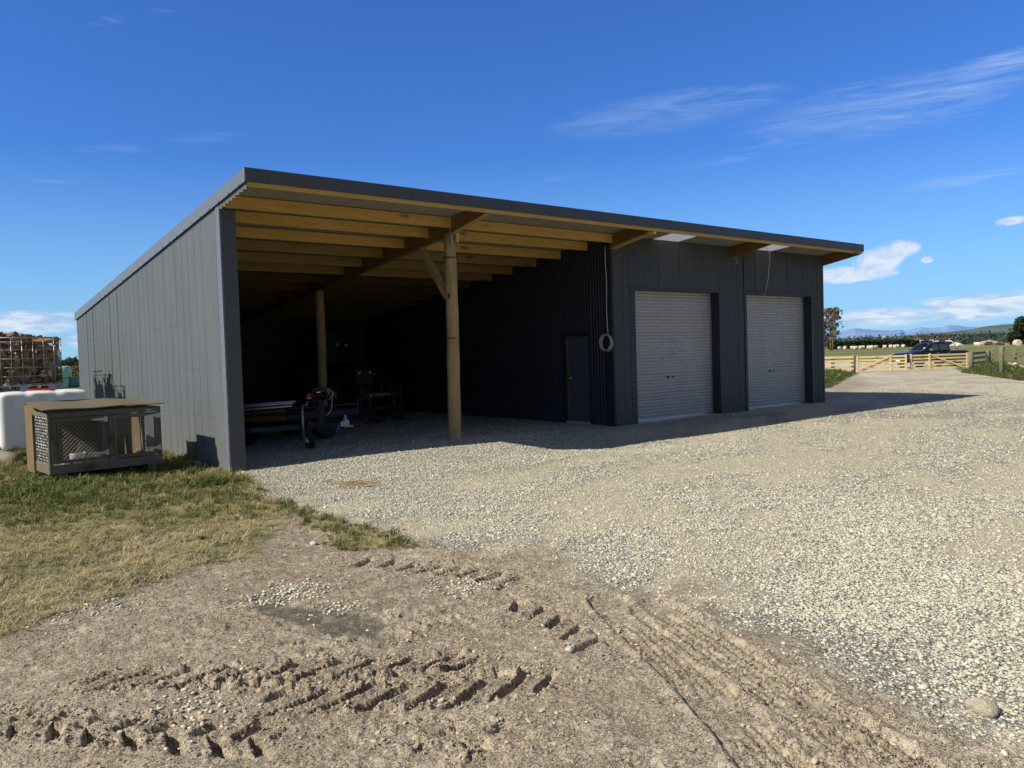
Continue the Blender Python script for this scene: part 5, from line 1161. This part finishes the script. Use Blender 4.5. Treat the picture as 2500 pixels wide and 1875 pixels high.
# ------------------------------------------------------------------ bales, heaps
def cyl_bale(name, r, L, m_, rough=.03):
    b = bmesh.new(); n = 28; prof = [(r*.55, -L/2), (r*.9, -L/2), (r*.99, -L/2*.9), (r, -L/2*.5), (r*1.01, 0), (r, L/2*.5), (r*.99, L/2*.9), (r*.9, L/2), (r*.55, L/2)]
    mb = MB().lathe(prof, (0, 0, 0), 'x', n); mb.v = [(x+random.uniform(-1, 1)*rough, y+random.uniform(-1, 1)*rough, z+random.uniform(-1, 1)*rough) for x, y, z in mb.v]
    mb.v = [(x, y, max(z, -r*.93)) for x, y, z in mb.v]; b.free(); return mb
bp = None
for k, (xz, yz) in enumerate(((185, 700), (320, 698), (482, 698), (566, 700), (690, 690), (742, 688), (875, 690), (940, 690), (1005, 686), (1048, 684), (1125, 664), (1247, 680), (1395, 668), (1488, 664), (1545, 660), (1690, 662))):
    p = gp(2030+xz/9.617, 780+yz/9.62, -.10)
    if bp is None: bp = o = cyl_bale('round_bale', .66, 1.25, 'bale').build('round_bale', 'bale', None, True)
    else: o = bp.copy(); C.objects.link(o)
    o.location = (p.x, p.y, -.10+.60); o.rotation_euler = (0, 0, random.uniform(0, 3.14)); o.scale = (1, 1, random.uniform(.92, 1.05)); tag(o, 'pale round straw bale in the row along the dark hedge', 'bale', 'round bales along the hedge')
p = gp(2484, 845, -.1); o = cyl_bale('round_bale', .95, 1.5, 'bale').build('round_bale', 'bale', None, True); o.location = (p.x, p.y, .66); o.rotation_euler = (0, 0, R(50)); s_ = 1.0; o.scale = (s_, s_, s_); o.location.z = -.1+.78*s_; tag(o, 'single large pale round bale beside the sand heaps', 'bale')
wp = None
for (u, v) in ((2382, 842), (2388, 842), (2394, 842), (2400, 842), (2340, 846)):
    p = gp(u, v, -.1)
    if wp is None: wp = o = cyl_bale('wrapped_bale', .6, 1.2, 'white').build('wrapped_bale', 'white', None, True)
    else: o = wp.copy(); C.objects.link(o)
    o.location = (p.x, p.y, .45); o.rotation_euler = (0, 0, random.uniform(0, 3)); tag(o, 'small white wrapped bale between the two sand heaps', 'bale', 'white wrapped bales by the heaps')
for k, (u, v, r, hh, m_, l) in enumerate(((150, 946.5, .62, 1.16, 'wrap_pale', 'pale green wrapped bale at the bottom left of the small stack'), (177, 945, .62, 1.14, 'wrap_teal', 'darker teal wrapped bale on the right of the small stack'))):
    p = gp(u, v, -.05); d_ = (p-CAM).length; k_ = d_*29/1928/1.24
    mb = MB().lathe([(r*.6, 0), (r*.93, .03), (r, .12), (r*1.02, hh*.5), (r, hh*.88), (r*.9, hh*.97), (r*.5, hh)], n=26); mb.v = [(x+random.uniform(-.03, .03), y+random.uniform(-.03, .03), z+random.uniform(-.02, .02)*(z > .01)) for x, y, z in mb.v]
    o = mb.build('wrapped_bale', m_, None, True); o.location = (p.x, p.y, -.08); o.scale = (k_, k_, k_*.82); tag(o, l, 'bale', 'green wrapped bales')
    if k == 0:
        o2 = o.copy(); C.objects.link(o2); o2.location = (p.x+RTH.x*.25, p.y+RTH.y*.25, -.08+hh*.81*k_); o2.scale = (k_*1.05, k_*1.05, k_*.9); o2.rotation_euler = (0, 0, 1.3); tag(o2, 'pale green wrapped bale on top of the small stack', 'bale', 'green wrapped bales')
def heap(name, u0, u1, vb, vt, m_, label, cat, pk=.5, seed=0, jag=.1):
    a, b = gp(u0, vb, -.12), gp(u1, vb-(u1-u0)*.03, -.12); c_ = (a+b)/2; wd = (b-a).length; dep = ((c_-CAM)).dot(FW); hh = (vb-vt)/F_PX*dep
    q = MB(); nx, ny = 40, 24
    for i in range(nx+1):
        for j in range(ny+1):
            x = (i/nx-.5)*wd; y = (j/ny-.5)*wd*.6; e = math.hypot((i/nx-pk)/(pk if i/nx < pk else 1-pk), (j/ny-.5)*2)
            z = hh*max(0, 1-e)**.85*(.85+jag*2*(float(fbm(np.array([x+seed*7]), np.array([y]), 3.0/wd*2.5, 4, .55, seed)[0])-.3)); q.v.append((x, y, z-.02))
    for i in range(nx):
        for j in range(ny): k = i*(ny+1)+j; q.f.append((k, k+ny+1, k+ny+2, k+1))
    o = q.build(name, m_, None, True); o.location = (c_.x, c_.y, -.12); o.rotation_euler = (0, 0, math.atan2((b-a).y, (b-a).x)); tag(o, label, cat); return o
heap('sand_heap', 2317, 2356, 844.5, 833, 'sand', 'small pointed pale sand heap right of the truck rack', 'heap', .42, 1, .1)
heap('sand_heap', 2376, 2462, 843.5, 829.5, 'sand', 'long pale sand heap with dark branches in front', 'heap', .45, 2, .3)
def brushpile(u, v, w, h, label):
    c_ = gp(u, v, -.1); q = MB(); r = random.Random(int(u))
    for k in range(150):
        x = r.gauss(0, w*.3); y = r.gauss(0, w*.2); z = abs(r.gauss(0, h*.45))*max(0, 1-abs(x)/w); d = Vector((r.gauss(0, 1), r.gauss(0, 1), r.gauss(0, .5))).normalized()*r.uniform(.4, 1.2)
        q.tube([(x, y, z), (x+d.x*.5, y+d.y*.5, z+d.z*.5+.1), (x+d.x, y+d.y, max(0, z+d.z))], [.09, .07, .03], 4, False)
    o = q.build('brush_pile', 'rust', None); o.location = (c_.x, c_.y, -.1); tag(o, label, 'brush pile'); return o
brushpile(2413, 843, 5.2, 2.2, 'dark tangled branches piled in front of the long sand heap'); brushpile(2442, 842.5, 3.0, 1.1, 'low dark branch heap at the right end of the long sand heap')
# ------------------------------------------------------------------ trees and hedges
def leaves(mb, c, r, n, s, rnd, squash=(1, 1, 1), shell=.35):
    for _ in range(n):
        d = Vector((rnd.gauss(0, 1), rnd.gauss(0, 1), rnd.gauss(0, 1))).normalized(); q = r*(shell+(1-shell)*rnd.random()**.6)
        p = Vector(c)+Vector((d.x*q*squash[0], d.y*q*squash[1], d.z*q*squash[2]))
        a = Vector((rnd.gauss(0, 1), rnd.gauss(0, 1), rnd.gauss(0, 1))).normalized(); b = a.cross(Vector((rnd.gauss(0, 1), rnd.gauss(0, 1), rnd.gauss(0, 1)))).normalized(); k = s*rnd.uniform(.6, 1.4)
        mb.quad(p-a*k, p+b*k*.55, p+a*k, p-b*k*.55)
def tree(name, loc, H_, label, cat, m_leaf, seed, crown=(.3, .55), clumps=60, nl=40, ls=.2, spread=.3, group=None, trunk_r=.02, trunks=1, dens_r=.07, lean=0):
    rnd = random.Random(seed); t_ = thing(name, label, cat, loc, 0, group); tm = MB(); lm = MB()
    for tk_ in range(trunks):
        bx, by = rnd.uniform(-.04, .04)*H_*(trunks > 1), rnd.uniform(-.04, .04)*H_*(trunks > 1); top_ = Vector((bx*3+lean*H_, by*3, H_*.9)); mid = Vector((bx*1.5+rnd.uniform(-.03, .03)*H_, by, H_*.45))
        tm.tube([(bx, by, -.3), tuple(Vector((bx, by, 0)).lerp(mid, .5)), tuple(mid), tuple(mid.lerp(top_, .5)), tuple(top_)], [H_*trunk_r, H_*trunk_r*.85, H_*trunk_r*.6, H_*trunk_r*.35, H_*.004], 8)
        for k in range(clumps//trunks):
            f = crown[0]+(1-crown[0])*rnd.random()**.8; base = Vector((bx, by, 0)).lerp(mid, f*2) if f < .5 else mid.lerp(top_, f*2-1)
            prof = math.sin(math.pi*min(1, max(.06, (f-crown[0])/(1-crown[0])*.86+.12)))**.7; a = rnd.uniform(0, 6.28); rr = spread*H_*prof*rnd.uniform(.25, 1)
            e = base+Vector((math.cos(a)*rr, math.sin(a)*rr, rr*rnd.uniform(.1, .6)))
            if rnd.random() < .6: tm.tube([tuple(base-Vector((0, 0, rr*.2))), tuple(base.lerp(e, .5)+Vector((0, 0, rr*.05))), tuple(e)], [H_*.006, H_*.004, H_*.0015], 5, False)
            leaves(lm, e, H_*dens_r*rnd.uniform(.6, 1.3), nl, ls, rnd, (1, 1, .75), .1)
    tm.build('trunk', 'bark', t_, True, 0, False); lm.build('crown', m_leaf, t_, False, 0, False); return t_
p = gp(2031, 855.5, -.1); dd = (p-CAM).dot(FW); Hg = 113/F_PX*dd
tree('gum_tree', (p.x, p.y, -.1), Hg, 'sparse brownish gum tree standing by the shed corner far across the field', 'tree', 'leaf_gum', 3, (.2, .9), 260, 11, .30, .25, None, .014, 3, .032, .05)
p = gp(2012, 856, -.1); tree('gum_tree', (p.x, p.y, -.1), Hg*.7, 'lower gum tree mostly hidden behind the shed corner', 'tree', 'leaf_gum', 8, (.1, .9), 160, 12, .32, .22, None, .014, 2, .04)
for (u, vb, vt, sd, l) in ((2500, 838, 770, 5, 'tall dense dark tree at the right edge of the view beyond the bales'), (2528, 838, 775, 6, 'second dense dark tree cut by the right edge of the view'), (2476, 838, 806, 7, 'short dark bush in front of the tall tree at the right')):
    p = dp(u, vb, 270); p.z = -.1; hh = (vb-vt)/F_PX*270
    tree('broadleaf_tree', (p.x, p.y, -.1), hh, l, 'tree', 'leaf_dark', sd, (.05, .95), 90, 60, .5, .38, None, .03, 1, .13)
for k, (u, vt, sd, l) in enumerate(((120, 893, 1, 'leafy tree behind the wire cages of firewood'), (150, 886, 2, 'leafy dark tree above the green wrapped bales'), (176, 880, 3, 'leafy dark tree above the teal bale beside the shed'), (205, 884, 4, 'leafy tree half hidden by the shed back corner'))):
    p = dp(u, 925, 96); hh = (925+15-vt)/F_PX*96*1.02
    tree('broadleaf_tree', (p.x, p.y, -.1), hh, l, 'tree', 'leaf_green', 20+sd, (.05, .95), 70, 55, .16, .5, 'trees behind the wrapped bales', .03, 1, .17)
p = dp(190, 922, 84); tree('dry_bush', (p.x, p.y, -.1), 2.0, 'yellowish dry bush between the teal bale and the shed wall', 'bush', 'leaf_dry', 31, (.0, .9), 40, 40, .1, .5, None, .02, 1, .2)
for k, (u, hh, sd) in enumerate(((40, 7, 41), (10, 8, 42), (75, 6, 43))):
    p = dp(u, 925, 110); tree('broadleaf_tree', (p.x, p.y, -.1), hh*.55, 'low tree seen through the pallet gap under the firewood', 'tree', 'leaf_green', sd, (.05, .95), 40, 40, .2, .5, 'low trees behind the cages', .03, 1, .17)
def hedge(name, a, b, th_, h_, m_, label, seed, n, s):
    rnd = random.Random(seed); lm = MB(); a, b = Vector(a), Vector(b); L = (b-a).length; d = (b-a)/L; nn = Vector((-d.y, d.x, 0))
    for k in range(n):
        x = rnd.uniform(0, L); y = rnd.uniform(-.5, .5)*th_; top_ = h_*(.88+.24*float(vnoise(np.array([x]), np.array([seed]), .12)[0])); z = top_*rnd.random()**.7
        if rnd.random() < .35: z = top_*rnd.uniform(.9, 1.02)
        leaves(lm, a+d*x+nn*y+Vector((0, 0, z)), s*1.2, 3, s, rnd)
    q = MB(); m2 = 40
    for k in range(m2+1):
        x = L*k/m2
        for y, z in ((-.4, 0), (-.42, .8), (.42, .8), (.4, 0)): p = a+d*x+nn*(y*th_); q.v.append((p.x, p.y, z*h_))
    for k in range(m2):
        for j in range(3): q.f.append((4*k+j, 4*k+j+1, 4*k+5+j, 4*k+4+j))
    lm_n = len(lm.v); lm.v += q.v; lm.f += [tuple(i+lm_n for i in f) for f in q.f]
    o = lm.build(name, m_, None, False, 0, False); o['kind'] = 'thing'; tag(o, label, 'hedge'); return o
ha, hb = dp(2026, 853, 325), dp(2262, 846, 335); ha.z = hb.z = -.1
hedge('clipped_hedge', ha, hb, 3.5, 2.9, 'leaf_dark', 'long clipped dark hedge behind the row of straw bales', 3, 5200, .42)
ha, hb = dp(2255, 843, 420), dp(2425, 838, 440); ha.z = hb.z = -.1
hedge('clipped_hedge', ha, hb, 6, 4.6, 'leaf_dark', 'taller rough hedge behind the sand heaps', 4, 4200, .6)
# ------------------------------------------------------------------ hills, range and far woods
mt = mat('hazed_hills_ground', (.1, .14, .08), .95, 0, .1); t = NT(mt); o = t.coord(); n1 = t.noise(t.mapping(o, (1, 1, 3)), .0022, 5, .6); n2 = t.noise(o, .008, 6, .7)
c = t.ramp(n1, [(.35, (.075, .11, .12)), (.48, (.12, .16, .13)), (.56, (.19, .235, .155)), (.66, (.10, .135, .135))])  # greens tinted blue-grey, distance haze put into the colour
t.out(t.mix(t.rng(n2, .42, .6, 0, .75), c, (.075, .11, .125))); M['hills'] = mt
mt = mat('haze_blue_range', (.16, .24, .46), 1, 0, 0); t = NT(mt); o = t.coord(); n1 = t.noise(o, .0011, 7, .6)
t.out(t.ramp(n1, [(.35, (.17, .285, .54)), (.5, (.22, .345, .60)), (.65, (.26, .37, .58))])); M['range'] = mt  # blue of the range is air haze painted as base colour
def ridge(name, prof, r0, r1, m_, rough, seed, nr_=14, da=.05):
    a0, a1 = prof[0][0], prof[-1][0]; q = MB(); n = int((a1-a0)/da); pa = [p[0] for p in prof]; pe = [p[1] for p in prof]
    for i in range(n+1):
        az_ = a0+(a1-a0)*i/n; el_ = np.interp(az_, pa, pe)
        for j in range(nr_+1):
            f = j/nr_; r = r0+(r1-r0)*f; x, y = CAM.x+r*math.sin(R(az_)), CAM.y+r*math.cos(R(az_)); hmax = math.tan(R(el_))*r1+CAM.z
            pf = f**1.3 if j < nr_ else 1.0
            h = hmax*pf*(1+rough*(float(fbm(np.array([x]), np.array([y]), 6/(r1-r0), 4, .55, seed)[0])-.5)*(1-f*.85)); q.v.append((x, y, h-2))
    for i in range(n):
        for j in range(nr_): k = i*(nr_+1)+j; q.f.append((k, k+nr_+1, k+nr_+2, k+1))
    o = q.build(name, m_, None, True, 0, False); return struct(o)
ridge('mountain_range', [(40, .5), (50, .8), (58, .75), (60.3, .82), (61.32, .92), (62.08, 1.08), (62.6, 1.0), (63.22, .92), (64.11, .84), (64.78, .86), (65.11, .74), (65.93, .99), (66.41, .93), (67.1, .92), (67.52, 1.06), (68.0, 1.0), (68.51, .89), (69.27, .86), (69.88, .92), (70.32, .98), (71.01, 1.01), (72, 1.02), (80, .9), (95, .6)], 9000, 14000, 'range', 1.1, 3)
ridge('hills', [(40, .3), (57, .38), (60, .42), (62.5, .47), (64.5, .48), (66, .56), (67.5, .64), (68.8, .76), (69.6, .92), (70.4, .97), (71.5, 1.0), (74, 1.0), (95, .5)], 1300, 4200, 'hills', .7, 7)
ridge('low_hills', [(-30, .15), (0, .2), (6, .22), (12, .2), (20, .15)], 1500, 4000, 'hills', .7, 9, 8, .3)
rw = random.Random(12); lm = MB()
for k in range(520):
    az_ = rw.uniform(58, 74); r = 450+1500*rw.random()**1.5; el_ = np.interp(az_, [58, 64.5, 68, 71, 74], [.45, .48, .7, .95, 1.0])
    gz = math.tan(R(el_))*4200*max(0, (r-1300)/2900)**1.3; x, y = CAM.x+r*math.sin(R(az_)), CAM.y+r*math.cos(R(az_)); hh = rw.uniform(4, 9)*(.7+r/2500)
    for j in range(4): leaves(lm, (x+rw.uniform(-7, 7), y+rw.uniform(-7, 7), gz+hh*rw.uniform(.35, .55)), hh*.6, 22, hh*.11, rw, (1.5, 1.5, .8), .2)
o = lm.build('distant_woods', 'leaf_haze', None, False, 0, False); o['kind'] = 'stuff'; o['label'] = 'hazy green wooded plain stretching to the foot of the hills'; o['category'] = 'woods'
for k, (u, v, dist_, sx_) in enumerate(((2083, 826, 900, 9), (2118, 831, 760, 7), (2160, 824, 1000, 7), (2378, 820, 1100, 12), (2443, 833, 520, 5))):
    p = dp(u, v, dist_); h_t = thing('farm_house', ['white farm building among distant trees, leftmost of those in view', 'small white farmhouse among distant trees above the round bales', 'tiny pale house high among the distant trees left of the truck', 'long pale farm building on the distant plain above the truck rack', 'grey roofed shed beside the dark trees at the right'][k], 'house', (p.x, p.y, p.z-2.5), random.uniform(0, 3))
    MB().box(-sx_/2, sx_/2, -3, 3, 0, 2.6).build('wall', 'white', h_t); q = MB(); q.prism([(-3.4, 2.6), (3.4, 2.6), (0, 4.4)], -sx_/2-.4, sx_/2+.4); q.xf(Matrix.Rotation(R(90), 4, 'Z')); q.build('roof', 'enamel', h_t)
# ------------------------------------------------------------------ small things on the yard
p = gp(858, 1190, 0); q = MB(); rs_ = random.Random(3)
for k in range(60):
    x, y = rs_.gauss(0, .20), rs_.gauss(0, .10); a = rs_.gauss(0, .5); L = rs_.uniform(.06, .2); z = .03+rs_.random()*.03
    q.tube([(x*RT.x+y*FWH.x, x*RT.y+y*FWH.y, z), ((x+L*math.cos(a))*RT.x+(y+L*math.sin(a))*FWH.x, (x+L*math.cos(a))*RT.y+(y+L*math.sin(a))*FWH.y, z+rs_.uniform(-.01, .015))], .0035, 4, False)
o = q.build('straw_wisp', 'straw'); o.location = (p.x, p.y, hz(p.x, p.y)); tag(o, 'flat wisp of golden straw lying on the gravel before the open bay', 'straw')
def rock(name, u, v, s, m_, label, seed):
    p = gp(u, v, 0); bm = bmesh.new(); bmesh.ops.create_icosphere(bm, subdivisions=3, radius=.5); r = random.Random(seed)
    dirs = [(Vector((r.gauss(0, 1), r.gauss(0, 1), r.gauss(0, 1))).normalized(), r.uniform(.28, .44)) for _ in range(9)]
    for v_ in bm.verts:
        for d, lim in dirs:
            k = v_.co.dot(d)
            if k > lim: v_.co -= d*(k-lim)*.85
        v_.co.z *= .7
    me = bpy.data.meshes.new(name); bm.to_mesh(me); bm.free(); me.materials.append(M[m_])
    for f in me.polygons: f.use_smooth = True
    o = bpy.data.objects.new(name, me); C.objects.link(o); o.location = (p.x, p.y, hz(p.x, p.y)+s*.18); o.scale = (s*1.2, s, s); o.rotation_euler = (0, 0, seed); tag(o, label, 'rock')
rock('pale_rock', 2398, 1742, .13, 'bale', 'largest cream rock half sunk in the gravel at the lower right', 4)
rock('flat_stone', 765, 1322, .065, 'enamel', 'flat white stone on bare soil between the grass tufts', 2)
rock('flat_stone', 1391, 1587, .05, 'enamel', 'small white stone on the mud between the two wheel tracks', 5)
